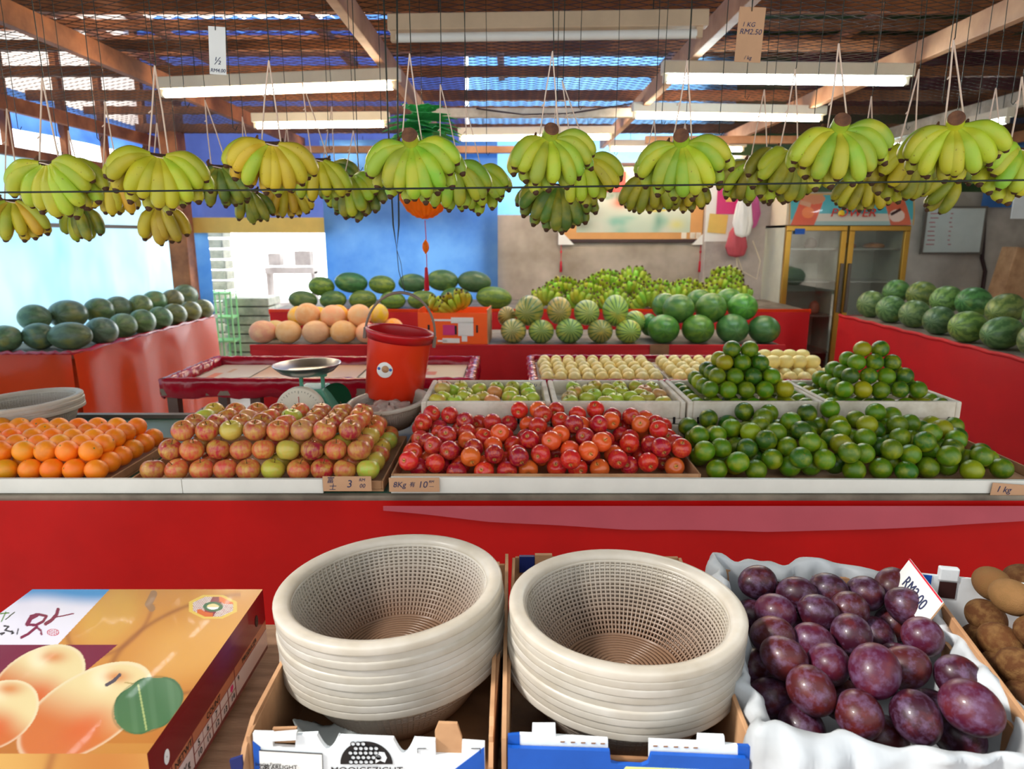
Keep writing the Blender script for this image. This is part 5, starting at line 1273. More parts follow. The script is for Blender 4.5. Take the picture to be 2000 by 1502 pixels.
# ================================================================ CARDBOARD BOXES WITH STRAINERS
def cbox(name, quad, dzt, label, wall, face, th=.006, lips=()):
    """quad: back-left, back-right, front-right, front-left in (x, y)"""
    t = empty(name, (0, 0, 0), (0, 0, 0), label, 'box'); bl, br, fr, fl = [Vector((q[0], q[1], 0)) for q in quad]
    zb_, zt_ = H+TD, H+dzt
    def wallp(A, B, nm, mat, za=zb_, ztp=zt_, t_=th):
        d = (B-A); n = Vector((-d.y, d.x, 0)).normalized()*t_; g = MB()
        vs = [A, B, B+n, A+n]; vv = [Vector((v.x, v.y, za)) for v in vs]+[Vector((v.x, v.y, ztp)) for v in vs]
        g.add(vv, [(3, 2, 1, 0), (4, 5, 6, 7), (0, 1, 5, 4), (1, 2, 6, 5), (2, 3, 7, 6), (3, 0, 4, 7)]); return g.build(nm, mat, t, bevel=.001)
    wallp(fl, bl, 'side_wall', wall); wallp(br, fr, 'side_wall', wall); wallp(bl, br, 'back_wall', wall)
    g = MB(); vs = [Vector((v.x, v.y, zb_+.002)) for v in (fl, fr, br, bl)]; g.add(vs+[v+Vector((0, 0, .004)) for v in vs], [(3, 2, 1, 0), (4, 5, 6, 7), (0, 1, 5, 4), (1, 2, 6, 5), (2, 3, 7, 6), (3, 0, 4, 7)]); g.build('floor_panel', MT['card_d'], t)
    return t, fl, fr
def arc_notch(x, r, z, n=8): return [(x-r+2*r*k/n if False else x-r*math.cos(PI*k/n), z-r*.75*math.sin(PI*k/n)) for k in range(n+1)]
# grape box
zt1 = -.635
fl = atZ(497, 1428, zt1); fr = atZ(948, 1447, zt1); w1 = fr.x-fl.x; yf = (fl.y+fr.y)/2
t, A, B = cbox('grape_box', [(fl.x-.02, yf+.47), (fr.x+.02, yf+.47), (fr.x+.004, yf), (fl.x-.002, yf)], zt1, 'white and blue grape carton holding the left stack of strainers', MT['card'], MT['card_w'])
Wb, Hb = w1, .125
def fp(px, py): # pixel on the front face -> local (x, z)
    P = atY(px, py, yf); return P.x-fl.x, P.z-(H+TD)
top = [(0, Hb)]
pts = []
for px, py in ((497, 1426), (535, 1427), (536, 1452), (579, 1455), (581, 1430), (622, 1428)): pts.append(fp(px, py))
nx_ = fp(643, 1440)[0]; zt_l = fp(640, 1431)[1]
pts += [(nx_-.0135+.027*k/8, zt_l-.020*math.sin(PI*k/8)) for k in range(9)]
pts += [fp(666, 1433), fp(767, 1437)]
nx_ = fp(790, 1440)[0]; pts += [(nx_-.0135+.027*k/8, fp(790, 1437)[1]-.022*math.sin(PI*k/8)) for k in range(9)]
pts += [fp(812, 1438), fp(851, 1440), fp(852, 1468), fp(902, 1470), fp(903, 1443), fp(947, 1446)]
outline = [(0, 0)]+[p_ for p_ in pts]+[(w1, 0)]
g = MB(); g.prism([(a+fl.x, b+H+TD) for a, b in outline][::-1], .006); o = g.build('front_panel', MT['card_w'], t); o.location = (0, yf-.006, 0)
yq = yf-.0068
def decal(name, poly, mat, off=0, parent=None, y=None):
    g = MB(); g.prism([(a+fl.x, b+H+TD) for a, b in poly][::-1], .0006); o = g.build(name, mat, parent or t); o.location = (0, (yq if y is None else y)-off, 0); return o
decal('blue_corner', [(0, 0), fp(497, 1440), fp(512, 1452), fp(516, 1520), (.02, 0)], MT['card_b'])
decal('blue_corner', [(w1, 0), fp(946, 1452), fp(880, 1502), fp(830, 1545), (w1*.6, 0)], MT['card_b'])
cg = fp(718, 1485); Rg = .034
decal('grape_emblem', [(cg[0]+Rg*math.cos(PI*k/24), cg[1]+Rg*1.0*math.sin(PI*k/24)) for k in range(25)], MT['black'])
rs = np.random.RandomState(2); gi = 0
for row, n_ in enumerate((5, 6, 6, 5, 3)):
    for k in range(n_):
        x = cg[0]-.020+.0066*k+(.0033 if row % 2 else 0)-(.0 if row < 3 else -.004); z = cg[1]+.004+row*.0068; gi += 1
        g = MB(); g.lathe([(.0026, 0), (.0034, 0), (.0034, .0006), (.0026, .0006)], 12, close=True, M=Matrix.Rotation(PI/2, 4, 'X')); g.lathe([(.0001, .0), (.0026, .0)], 12, M=Matrix.Rotation(PI/2, 4, 'X'), mi=1)
        o = g.build('printed_grape', [MT['black'], MT['card_w']], t) if gi == 1 else link('printed_grape', gm, t); gm = o.data; o.location = (fl.x+x, yq-.0006, H+TD+z)
decal('printed_leaf', [(cg[0]+.012, cg[1]+.002), (cg[0]+.018, cg[1]+.006), (cg[0]+.024, cg[1]+.003), (cg[0]+.027, cg[1]+.010), (cg[0]+.024, cg[1]+.018), (cg[0]+.017, cg[1]+.019), (cg[0]+.012, cg[1]+.012)], MT['card_w'], .0006)
text('MOOIGEZICHT', .0135, MT['black'], t, (fl.x+cg[0], yq-.0002, H+TD+cg[1]-.0095), (PI/2, 0, 0), ext=.0001, sx=1.02, name='box_print')
text('ESTATES', .009, MT['black'], t, (fl.x+cg[0], yq-.0002, H+TD+cg[1]-.0185), (PI/2, 0, 0), ext=.0001, name='box_print')
lb = [fp(510, 1458), fp(632, 1465), fp(634, 1540), fp(513, 1540)]; decal('sticker', lb, MT['whitepaper'], .0004)
for a, b in ((0, 1), (1, 2)):
    p_, q_ = lb[a], lb[b]; decal('sticker_line', [(p_[0], p_[1]), (q_[0], q_[1]), (q_[0]+.0006, q_[1]+.001), (p_[0]+.0006, p_[1]+.001)], MT['black'], .0009)
for s, px, py, q in (('Sunrise Farms', 528, 1484, .006), ('GR', 520, 1490, .009), ('STARLIGHT', 552, 1490, .0085), ('Red 5kg', 548, 1496, .006), ('WHITE SEEDLESS', 530, 1497, .005)):
    a = fp(px, py); text(s, q, MT['black'], t, (fl.x+a[0], yq-.0014, H+TD+a[1]), (PI/2, 0, 0), ext=.0001, name='sticker_print')
for pp_ in ([(817, 1455), (833, 1455)], [(817, 1455), (817, 1464)], [(921, 1455), (938, 1455)], [(938, 1455), (938, 1464)]):
    a, b = fp(*pp_[0]), fp(*pp_[1]); decal('corner_mark', [(a[0]-.0003, a[1]), (b[0], b[1]), (b[0]+.0006, b[1]+.0006), (a[0]+.0003, a[1]+.0006)], MT['black'], .0002)
# torn flaps
g = MB(); a = fp(852, 1468); g.prism([(fl.x+a[0]+.0, H+TD+a[1]), (fl.x+a[0]+.034, H+TD+a[1]-.002), (fl.x+a[0]+.034, H+TD+a[1]+.02), (fl.x+a[0]+.028, H+TD+a[1]+.042), (fl.x+a[0]+.004, H+TD+a[1]+.043), (fl.x+a[0]-.001, H+TD+a[1]+.03)], .005)
o = g.build('torn_flap', MT['card'], t); o.location = (0, yf-.001, 0)
g = MB(); a = fp(535, 1453); g.prism([(fl.x+a[0], H+TD+a[1]), (fl.x+a[0]+.029, H+TD+a[1]), (fl.x+a[0]+.03, H+TD+a[1]+.022), (fl.x+a[0]-.001, H+TD+a[1]+.021)], .004); o = g.build('torn_flap', MT['card'], t); o.location = (0, yf+.002, 0)
g = MB(); a = fp(533, 1440); g.prism([(fl.x+a[0]-.001, H+TD+a[1]+.001), (fl.x+a[0]+.033, H+TD+a[1]+.003), (fl.x+a[0]+.034, H+TD+a[1]+.014), (fl.x+a[0]+.003, H+TD+a[1]+.011)], .006); o = g.build('folded_tab', MT['card_w'], t); o.location = (0, yf-.009, 0); o.rotation_euler = (0, 0, 0)
# outer flap panels: left (two layers, navy edge) and right
for side, x in ((-1, fl.x-.012), (1, fr.x+.004)):
    g = MB(); z0_, z1_ = H+TD, H+zt1
    prof = [(yf-.02, z0_), (yf+.46, z0_), (yf+.46, z1_+.012), (yf+.30, z1_+.012), (yf+.26, z1_-.004), (yf+.20, z1_+.008), (yf+.03, z1_+.006), (yf-.005, z1_-.012), (yf-.02, z1_-.03)]
    vs = [(x, a, b) for a, b in prof]+[(x+.006, a, b) for a, b in prof]; n_ = len(prof)
    g.add(vs, [tuple(range(n_)), tuple(reversed(range(n_, 2*n_)))]+[(i, i+n_, (i+1) % n_+n_, (i+1) % n_) for i in range(n_)]); g.build('side_flap', MT['card'], t)
MB().b2(fl.x-.016, fl.x-.0125, yf+.0, yf+.05, H+TD, H+zt1-.02).build('navy_print', MT['navy'], t)
MB().b2(fl.x-.016, fl.x-.004, yf+.262, yf+.298, H+zt1-.03, H+zt1+.0025).build('navy_print', MT['navy'], t)
g = MB(); g.prism([(fl.x-.014, H+TD), (fl.x-.008, H+TD), (fl.x-.006, H+zt1-.012), (fl.x-.022, H+zt1-.018)], .004); o = g.build('front_flap_edge', MT['navy'], t); o.location = (0, yf-.022, 0)
# grey paper inside the grape box
U, Vv = np.meshgrid(np.linspace(0, 1, 30), np.linspace(0, 1, 20)); Pm = np.stack([fl.x+.03+.12*U+.01*np.sin(Vv*7), yf+.02+.12*Vv, H+TD+.02+.07*(1-U)*(.6+.4*np.sin(Vv*4+U*6))+.0008*rs.normal(size=U.shape)], -1)
o = link('paper_sheet', grid_mesh('paper_sheet', Pm), None, M('grey_paper', (196, 202, 200), .7, var=.06)); tag(o, 'crumpled grey paper sheet inside the white grape carton', 'paper'); o.modifiers.new('s', 'SOLIDIFY').thickness = .001
# blue box
zt1 = -.628
fl = atZ(992, 1432, zt1); fr = atZ(1466, 1452, zt1); w1 = fr.x-fl.x; yf = (fl.y+fr.y)/2
t, A, B = cbox('blue_box', [(fl.x+.012, yf+.5), (fr.x+.03, yf+.5), (fr.x, yf), (fl.x, yf)], zt1, 'blue fruit carton with white tabs holding the right strainer stack', MT['card'], MT['card_b'])
outline = [(0, -.0), fp(992, 1444), fp(1000, 1446), fp(1188, 1452), fp(1190, 1474), fp(1203, 1478), fp(1250, 1480), fp(1262, 1475), fp(1268, 1458), fp(1450, 1466), fp(1457, 1471), (w1, 0)]
g = MB(); g.prism([(a+fl.x, b+H+TD) for a, b in outline][::-1], .006); o = g.build('front_panel', MT['card_b'], t); o.location = (0, yf-.014, 0)
def strip(poly, mat, name, y0, th=.005):
    g = MB(); g.prism([(a+fl.x, b+H+TD) for a, b in poly][::-1], th); o = g.build(name, mat, t); o.location = (0, y0, 0); return o
yw = yf-.006
strip([fp(1015, 1470), fp(1015, 1428), fp(1039, 1429), fp(1040, 1410), fp(1084, 1410), fp(1085, 1432), fp(1186, 1438), fp(1187, 1470)], MT['card_w'], 'white_tab_strip', yw)
strip([fp(1266, 1480), fp(1266, 1440), fp(1360, 1444), fp(1361, 1430), fp(1412, 1432), fp(1413, 1448), fp(1438, 1450), fp(1438, 1480)], MT['card_w'], 'white_tab_strip', yw)
strip([fp(991, 1470), fp(992, 1430), fp(1015, 1428), fp(1016, 1470)], MT['card_b'], 'blue_corner', yw-.0005); strip([fp(1438, 1480), fp(1438, 1450), fp(1462, 1451), fp(1467, 1462), fp(1467, 1480)], MT['card_b'], 'blue_corner', yw-.0005)
strip([fp(1188, 1478), fp(1188, 1474), fp(1268, 1478), fp(1268, 1502)], MT['card_d'], 'notch_lining', yw+.001)
for px in (1098, 1118, 1138, 1158, 1176, 1278, 1298, 1318, 1338, 1356):
    a = fp(px, 1442+(px-1098)*.045); MB().box((fl.x+a[0], yw-.0004, H+TD+a[1]), (.0055, .0008, .0016)).build('perforation', MT['card_d'], t)
yq2 = yf-.0146
def dec2(name, poly, mat, off=0): g = MB(); g.prism([(a+fl.x, b+H+TD) for a, b in poly][::-1], .0006); o = g.build(name, mat, t); o.location = (0, yq2-off, 0)
dec2('white_line', [fp(1030, 1489), fp(1171, 1496), fp(1171, 1510), fp(1030, 1503)], MT['whitepaper']); gr = M('green_print', (24, 140, 84), .5, var=.1, scale=20)
dec2('green_bar', [fp(1032, 1491), fp(1169, 1498), fp(1169, 1505), fp(1032, 1499)], gr, .0005)
cream = M('cream_print', (214, 224, 140), .5, var=.03)
dec2('emblem_border', [fp(1203, 1502), fp(1219, 1481), fp(1403, 1488), fp(1412, 1502), fp(1430, 1560), fp(1200, 1560)], cream)
dec2('emblem_landscape', [fp(1210, 1502), fp(1222, 1486), fp(1264, 1487), fp(1270, 1502), fp(1270, 1560), fp(1205, 1560)], gr, .0005)
g = MB(); rs = np.random.RandomState(5)
for k in range(60):
    a = fp(rs.uniform(1268, 1402), rs.uniform(1491, 1520)); g.box((fl.x+a[0], yq2-.0007, H+TD+a[1]), (rs.uniform(.003, .009), .0006, .0009), M=Matrix.Rotation(rs.uniform(-1, 1), 3, 'Y'))
g.build('foliage_print', M('dark_green_print', (16, 84, 50), .5), t)
text('FRUIT', .03, MT['whitepaper'], t, (fl.x+fp(1100, 1530)[0], yq2-.0004, H+TD+fp(1100, 1528)[1]), (PI/2, 0, 0), ext=.0001, name='box_print') if False else None
g = MB(); xq = fr.x+.006; g.b2(xq-.001, xq+.005, yf-.012, yf+.45, H+TD, H+zt1-.006); g.build('side_flap', MT['card'], t)
g = MB(); g.b2(fl.x-.008, fl.x-.002, yf-.01, yf+.50, H+TD, H+zt1+.008); g.build('side_flap', MT['card'], t)
MB().b2(fl.x+.02, fl.x+.05, yf+.495, yf+.503, H+zt1-.03, H+zt1+.004).build('navy_print', MT['navy'], t)
MB().b2(fl.x+.051, fl.x+.085, yf+.494, yf+.503, H+zt1-.03, H+zt1+.008).build('back_tab', MT['card'], t)
# ================================================================ PLUM BOX
ang = math.radians(-9); cen = Vector((.520, .955, 0)); bw_, bdp = .335, .475; pzt = H-.610
t = empty('plum_box', (cen.x, cen.y, H+TD), (0, 0, ang), 'cardboard box lined with white paper and filled with plums', 'box')
hb_ = pzt-(H+TD)-.006; hw_ = hb_-.014
g = MB()
for a in ((-bw_/2, -bw_/2+.006, -bdp/2, bdp/2), (bw_/2-.006, bw_/2, -bdp/2, bdp/2), (-bw_/2+.006, bw_/2-.006, bdp/2-.006, bdp/2), (-bw_/2+.006, bw_/2-.006, -bdp/2, -bdp/2+.006)): g.b2(*a, .0, hw_)
g.b2(-bw_/2, bw_/2, -bdp/2, bdp/2, 0, .005); g.build('box_walls', MT['card'], t)
def liner():
    N = 240; per = []
    hw, hd = bw_/2, bdp/2
    corners = [(-hw, -hd), (hw, -hd), (hw, hd), (-hw, hd)]; lens = [2*hw, 2*hd, 2*hw, 2*hd]; T = sum(lens)
    for k in range(N):
        s = T*k/N; i = 0
        while s > lens[i]: s -= lens[i]; i += 1
        a, b = corners[i], corners[(i+1) % 4]; f = s/lens[i]; per.append((a[0]+(b[0]-a[0])*f, a[1]+(b[1]-a[1])*f, i, f))
    prof = [(-.030, .004), (-.020, .04), (-.013, .08), (-.011, .115), (-.010, .14), (-.006, .157), (.0, .163), (.007, .160), (.013, .148), (.016, .12), (.018, .08), (.020, .04)]
    rs = np.random.RandomState(9); vs = []; n = len(prof)
    ph = rs.uniform(0, 6.28, 12)
    for k, (x, y, i, f) in enumerate(per):
        th = 2*PI*k/N; ex = 1 if False else 0
        nx_, ny_ = [(0, -1), (1, 0), (0, 1), (-1, 0)][i]
        # round the corners of the direction
        cf = min(f, 1-f); 
        if cf < .06:
            j = (i+1) % 4 if f > .5 else (i-1) % 4; m_ = [(0, -1), (1, 0), (0, 1), (-1, 0)][j]; w = .5*(1-cf/.06); nx_, ny_ = nx_*(1-w)+m_[0]*w, ny_*(1-w)+m_[1]*w
        wob = .006*math.sin(9*th+ph[0])+.004*math.sin(21*th+ph[1])+.003*math.sin(37*th+ph[2])
        ht = .006*math.sin(7*th+ph[3])+.004*math.sin(17*th+ph[4])
        drop = 1.0 if i == 0 else (.55 if i == 3 else .35)
        for q, (o_, z) in enumerate(prof):
            s_ = min(1, max(0, q/4)); zz = z
            if q > 6: zz = .163-(.163-z)*drop
            fo = (1.8 if i == 0 and q > 7 else 1)
            o2 = o_+wob*s_*(1 if q != 6 else .6)+(.004*math.sin(33*th+q*.9+ph[5]) if q > 6 or 0 < q < 5 else 0)
            if i == 0: o2 += .012*math.sin(f*5.5+.6)*(q > 4)*(-1 if q < 8 else 1)*.5
            sc_ = (hb_/.15); vs.append((x+nx_*o2, y+ny_*o2*1.0, max(.004, zz*sc_*.97+ht*s_*(1 if q > 2 else 0))))
    g = MB(); g.add(vs, [(k*n+q, ((k+1) % N)*n+q, ((k+1) % N)*n+q+1, k*n+q+1) for k in range(N) for q in range(n-1)], 0, True)
    g.add([(-bw_/2+.03, -bdp/2+.03, .008), (bw_/2-.03, -bdp/2+.03, .008), (bw_/2-.03, bdp/2-.03, .008), (-bw_/2+.03, bdp/2-.03, .008)], [(0, 1, 2, 3)])
    o = g.build('paper_liner', MT['paper'], t); sd = o.modifiers.new('s', 'SOLIDIFY'); sd.thickness = .0008; return o
liner()
PL = [(320,275,180,200,0),(285,440,150,150,1),(437,440,225,190,0),(580,330,220,160,0),(755,300,210,150,0),(700,460,250,200,0),(905,430,240,210,0),(1000,320,250,210,0),(1170,275,190,130,0),(1255,420,250,240,0),
      (405,620,240,220,0),(675,640,270,190,0),(925,605,250,190,0),(1095,625,180,170,1),(1335,620,280,220,0),(510,815,240,230,0),(770,800,260,230,0),(985,735,200,150,1),(1060,850,300,300,-1),(1190,710,210,160,1),(1310,820,260,240,0),
      (1530,860,220,180,0),(670,960,270,270,0),(940,1045,290,240,0),(1270,1090,280,300,0),(1440,1050,220,230,1),(1660,1035,330,290,-1),(450,975,180,150,1),(560,1070,200,150,1),(430,330,160,140,1),(1130,1210,240,150,1),(1560,1190,240,150,1),(590,540,200,180,1),(1190,500,240,200,1),(830,950,220,200,1),(320,760,160,160,1)]
Cc, Rr = [], []
for cx, cy, w, h, lv in PL:
    P = atZ(1380+cx/3.226, 1060+cy/3.226, -.628 if lv == 0 else -.668 if lv == 1 else -.598)
    d = proj(P)[2]; rr = .0305 if lv else .0308
    if lv == -1: rr = .0335
    Cc.append(P); Rr.append(rr)
Cc = relax(Cc, [r_*1.03 for r_ in Rr], 40)
def plum_lab(i):
    pr = proj(Cc[i]); row = int((1450-pr[1])/42); return row, pr[0]
info = [plum_lab(i) for i in range(len(PL))]
for i, (P, rr) in enumerate(zip(Cc, Rr)):
    same = sorted([j for j in range(len(PL)) if info[j][0] == info[i][0]], key=lambda j: info[j][1]); k = same.index(i)+1
    rmin = min(x[0] for x in info); rw = info[i][0]-rmin+1
    lv = PL[i][4]; word = 'dark shaded' if lv == 1 else 'dusty purple'
    cc = [(52, 12, 30), (68, 15, 40), (46, 11, 27), (66, 17, 20)][rng.randint(4)]
    P = Vector(P); P.z = max(P.z, H+TD+.03)
    put('plum', P, rr, 'plum', f'{word} plum in the paper lined box, row {ORD[rw]} from front, {ORD[k]} from left'.replace('row '+ORD[rw], ORD[rw]+' row'), 'plum', 'plums in the paper lined box', lin(cc), (random.uniform(.6, 2.2), random.uniform(-.8, .8), random.uniform(0, 6.28)))
# price card in plum box
P1 = atZ(1757, 1118, -.60); P2 = atZ(1822, 1210, -.60); c = (P1+P2)/2; d = P2-P1; a = math.atan2(d.y, d.x)
tt = empty('price_card', (c.x, c.y, c.z+.006), (math.radians(-26), 0, a), 'white handwritten price card standing at the plum box\'s right side', 'price tag')
Lc = d.length*.95; MB().b2(-Lc/2, Lc/2, 0, .002, -.027, .0275).build('card', MT['whitepaper'], tt, bevel=.0005)
MB().b2(-Lc/2, Lc/2, .002, .004, -.029, .026).build('backing', MT['card'], tt)
MB().b2(-Lc/2, Lc/2, -.0004, 0, .0245, .0275).build('red_edge', MT['red_silk'], tt)
text('RM2.00', .030, MT['ink'], tt, (0, -.001, -.004), (PI/2, 0, 0), shear=.15, name='handwriting')
# ================================================================ KIWI BOX
ka = atZ(1790, 1112, -.60); kb = atZ(2000, 1395, -.60); dv = (kb-ka); kang = math.atan2(dv.y, dv.x)+PI/2
t = empty('kiwi_box', (ka.x, ka.y, H+TD), (0, 0, kang), 'cardboard box of brown kiwis at the lower right corner', 'box'); hk = .163; dk = .48; wk = .33
MB().b2(0, .006, -dk, 0, 0, hk).build('left_wall', MT['card'], t, bevel=.001)
MB().b2(wk-.006, wk, -dk, 0, 0, hk).build('right_wall', MT['card'], t, bevel=.001)
MB().b2(.006, wk-.006, -.006, 0, 0, hk-.004).build('back_wall', MT['card_w'], t); MB().b2(.006, wk-.006, -dk, -dk+.006, 0, hk-.004).build('front_wall', MT['card_w'], t)
MB().b2(.006, wk-.006, -dk, 0, 0, .005).build('floor_panel', MT['card_d'], t)
MB().b2(.035, .068, -.010, .003, hk-.012, hk+.014).build('white_tab', MT['card_w'], t, bevel=.003)
MB().b2(.038, .066, -.0085, -.006, hk-.045, hk-.014).build('hand_hole', MT['frame_d'], t)
MB().b2(.008, .024, -.0085, -.006, hk-.03, hk-.004).build('blue_print', MT['card_b'], t)
KW = [(1800,262,310,210,-.60,.0),(1945,400,280,220,-.595,.3),(1760,465,310,200,-.645,.1),(1900,600,330,210,-.64,.2),(1985,790,280,220,-.65,.4),(2010,235,200,200,-.62,.9),(2030,540,200,220,-.615,.8)]
Kc, Kr = [], []
for cx, cy, w, h, z, r in KW: Kc.append(atZ(1380+cx/3.226, 1060+cy/3.226, z)); Kr.append(.0285)
Kc = relax(Kc, [x*1.06 for x in Kr], 30)
for i, P in enumerate(Kc):
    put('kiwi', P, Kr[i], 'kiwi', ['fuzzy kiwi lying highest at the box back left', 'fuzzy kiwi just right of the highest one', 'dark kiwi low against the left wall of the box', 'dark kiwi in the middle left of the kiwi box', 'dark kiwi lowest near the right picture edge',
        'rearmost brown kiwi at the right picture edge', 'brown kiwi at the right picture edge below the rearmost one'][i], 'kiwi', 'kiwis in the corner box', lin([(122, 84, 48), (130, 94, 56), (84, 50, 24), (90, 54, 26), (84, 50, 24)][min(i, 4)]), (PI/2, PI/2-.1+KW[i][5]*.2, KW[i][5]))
# lower kiwi layers
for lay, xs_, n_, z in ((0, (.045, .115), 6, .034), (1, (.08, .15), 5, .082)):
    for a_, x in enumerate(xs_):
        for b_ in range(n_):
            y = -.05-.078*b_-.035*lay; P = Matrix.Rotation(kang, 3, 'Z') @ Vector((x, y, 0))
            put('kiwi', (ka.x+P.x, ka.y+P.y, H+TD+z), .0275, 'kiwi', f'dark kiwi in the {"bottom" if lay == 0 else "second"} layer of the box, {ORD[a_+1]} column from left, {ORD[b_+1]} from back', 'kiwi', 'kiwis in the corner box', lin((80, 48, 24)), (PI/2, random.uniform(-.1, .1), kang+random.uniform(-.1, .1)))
# ================================================================ PAINTING ON THE BACK WALL
WY = 6.98
a = atY(1096, 318, WY); b = atY(1376, 474, WY); px_w, px_h = 280, 156
c = (a+b)/2; w, h = b.x-a.x, a.z-b.z
t = empty('framed_painting', (c.x, WY-.03, c.z), (0, 0, 0), 'framed pale landscape painting with boats hanging on the concrete wall', 'painting')
g = MB(); f = .035
g.b2(-w/2, w/2, -.01, .025, -h/2, -h/2+f); g.b2(-w/2, w/2, -.01, .025, h/2-f, h/2); g.b2(-w/2, -w/2+f, -.01, .025, -h/2+f, h/2-f); g.b2(w/2-f, w/2, -.01, .025, -h/2+f, h/2-f); g.build('frame', MT['frame_d'], t, bevel=.006)
MB().b2(-w/2+f, w/2-f, .004, .02, -h/2+f, h/2-f).build('mount', MT['mat_tan'], t)
mx, mz = .16, .10; n = 120; U, Vv = np.meshgrid(np.linspace(0, 1, 160), np.linspace(0, 1, 90)); rs = np.random.RandomState(8)
C = np.ones(U.shape+(3,))*L3((206, 206, 186)); C = lerpc(C, L3((170, 190, 170)), sm(.6-Vv, .1, .5)*.8)
def blob(cx, cy, sx, sy, c_, am=1): 
    global C
    C = lerpc(C, L3(c_), np.exp(-((U-cx)/sx)**2-((Vv-cy)/sy)**2)*am)
for k in range(60): blob(rs.uniform(0, .45), rs.uniform(.5, 1), rs.uniform(.01, .04), rs.uniform(.02, .05), [(120, 160, 120), (200, 190, 110), (150, 180, 150)][rs.randint(3)], .7)
for k in range(20): blob(rs.uniform(.05, .95), rs.uniform(0, .25), rs.uniform(.02, .08), rs.uniform(.03, .08), [(110, 170, 150), (196, 196, 180)][rs.randint(2)], .6)
blob(.38, .45, .07, .08, (200, 100, 60)); blob(.42, .62, .05, .06, (220, 120, 100), .8); blob(.08, .3, .12, .10, (140, 140, 110), .8); blob(.05, .12, .10, .10, (110, 110, 90), .8); blob(.88, .12, .07, .08, (206, 196, 90), .7)
m = (abs(Vv-.33-.05*(((U-.7)/.12)**2)) < .02) & (abs(U-.7) < .12); C[m] = L3((200, 180, 70)); m = (abs(Vv-.37) < .02) & (abs(U-.74) < .07); C[m] = L3((60, 140, 170)); m = (abs(U-.70) < .04) & (Vv > .38) & (Vv < .62); C[m] = L3((110, 74, 60)); m = (abs(U-.585+.05*(Vv-.5)) < .016) & (Vv > .38) & (Vv < .6); C[m] = L3((120, 80, 66))
m = (abs(U-.87) < .014) & (Vv > .4) & (Vv < .58); C[m] = L3((110, 80, 70)); m = (abs(U-.92) < .012) & (Vv > .4) & (Vv < .56); C[m] = L3((120, 90, 80)); blob(.72, .18, .04, .14, (90, 140, 120), .8)
P3 = np.stack([-w/2+mx+(w-2*mx)*U, np.full(U.shape, .002), -h/2+mz+(h-mz-.03)*Vv], -1); link('canvas', grid_mesh('canvas', P3, False, C), t, MT['print'])
g = MB()
for sx_ in (-1, 1): g.prism([(sx_*(w/2+.02), -h/2-.02), (sx_*(w/2-.14), -h/2-.02), (sx_*(w/2+.02), -h/2+.14)][::sx_], .004)
o = g.build('corner_guard', MT['whitepaper'], t); o.location = (0, -.016, 0)
g = MB()
for k, (x, cc) in enumerate(((.33, 0), (.39, 0), (.43, 0))): g.b2(w*x, w*x+.05, -.014, -.010, -h/2+.04, -h/2+.10)
g.build('small_stickers', MT['foam'], t)
p = atY(1162, 347, WY-.06)
for k, ch in enumerate('吉生'):
    P = atY(1163+k*40, 355, WY-.05); tt = empty('red_paper_square', P, (0, 0, 0), ('left' if k == 0 else 'right')+' red paper square with a golden character above the painting', 'paper charm')
    MB().b2(-.095, .095, 0, .003, -.095, .095).build('paper', MT['bucket'], tt); text(ch, .13, M('gold_ink%d' % k, (232, 170, 60), .4), tt, (0, -.002, 0), (PI/2, 0, 0), ext=.0005, name='golden_character')
for k, px in enumerate((1096, 1368)):
    P = atY(px, 492, WY-.02); g = MB(); g.tube([P+Vector((0, 0, .12)), P, P+Vector((0, 0, -.14))], .004, 6); g.lathe([(.001, .02), (.012, 0), (.001, -.02)], 8, c=P)
    g.lathe([(.001, -.08), (.010, -.1), (.013, -.2), (.001, -.2)], 8, c=P); tag(g.build('red_tassel', MT['red_silk']), ('left' if k == 0 else 'right')+' thin dark red tassel hanging below the painting', 'tassel')
# ================================================================ BAGS AND CALENDAR ON THE PIER
PX_ = 6.85
P = atY(1432, 400, PX_); t = empty('paper_calendar', P, (0, 0, 0), 'large white paper sheet pinned on the wall right of the painting', 'paper'); MB().b2(-.26, .16, 0, .004, -.35, .42).build('sheet', MT['whitepaper'], t)
P = atY(1425, 385, PX_-.02); t = empty('pink_poster', P, (0, 0, 0), 'pink arched paper pinned on the white sheet', 'poster')
g = MB(); g.prism([(-.12, -.16)]+[(.12*math.cos(PI*k/12)*-1, .06+.12*math.sin(PI*k/12)) for k in range(13)]+[(.12, -.16)], .004); g.build('poster_paper', MT['magenta'], t)
MB().box((.0, -.003, -.0), (.07, .002, .09)).build('yellow_print', MT['yellow'], t)
P = atY(1402, 437, PX_-.02); o = MB().b2(-.09, .09, 0, .006, -.09, .09).build('yellow_paper', MT['yellow']); o.location = P; o.rotation_euler = (0, .08, 0); tag(o, 'small yellow paper pinned low beside the pink poster', 'paper')
def bag(px, py, sx, sz, mat, label, Y=PX_-.08, seed=1):
    P = atY(px, py, Y); rs = np.random.RandomState(seed); U, Vv = np.meshgrid(np.linspace(0, 2*PI, 41), np.linspace(0, 1, 24))
    rad = np.interp(Vv, [0, .05, .3, .7, .92, 1], [.02, .7, 1, .75, .3, .15])*(1+.12*np.sin(U*5+Vv*4+seed)+.06*np.sin(U*11+seed))
    Pm = np.stack([sx*rad*np.cos(U), .4*sx*rad*np.sin(U), sz*(2*Vv-1)], -1); o = link('plastic_bag', grid_mesh('plastic_bag', Pm), None, mat); o.location = P
    return tag(o, label, 'plastic bag', 'plastic bags hung beside the painting')
bag(1462, 395, .11, .26, MT['pink'], 'bright pink plastic bag hanging right of the pink poster', seed=1)
bag(1452, 418, .09, .22, MT['whitepaper'], 'white thin plastic bag hanging in front of the pink one', Y=PX_-.16, seed=2)
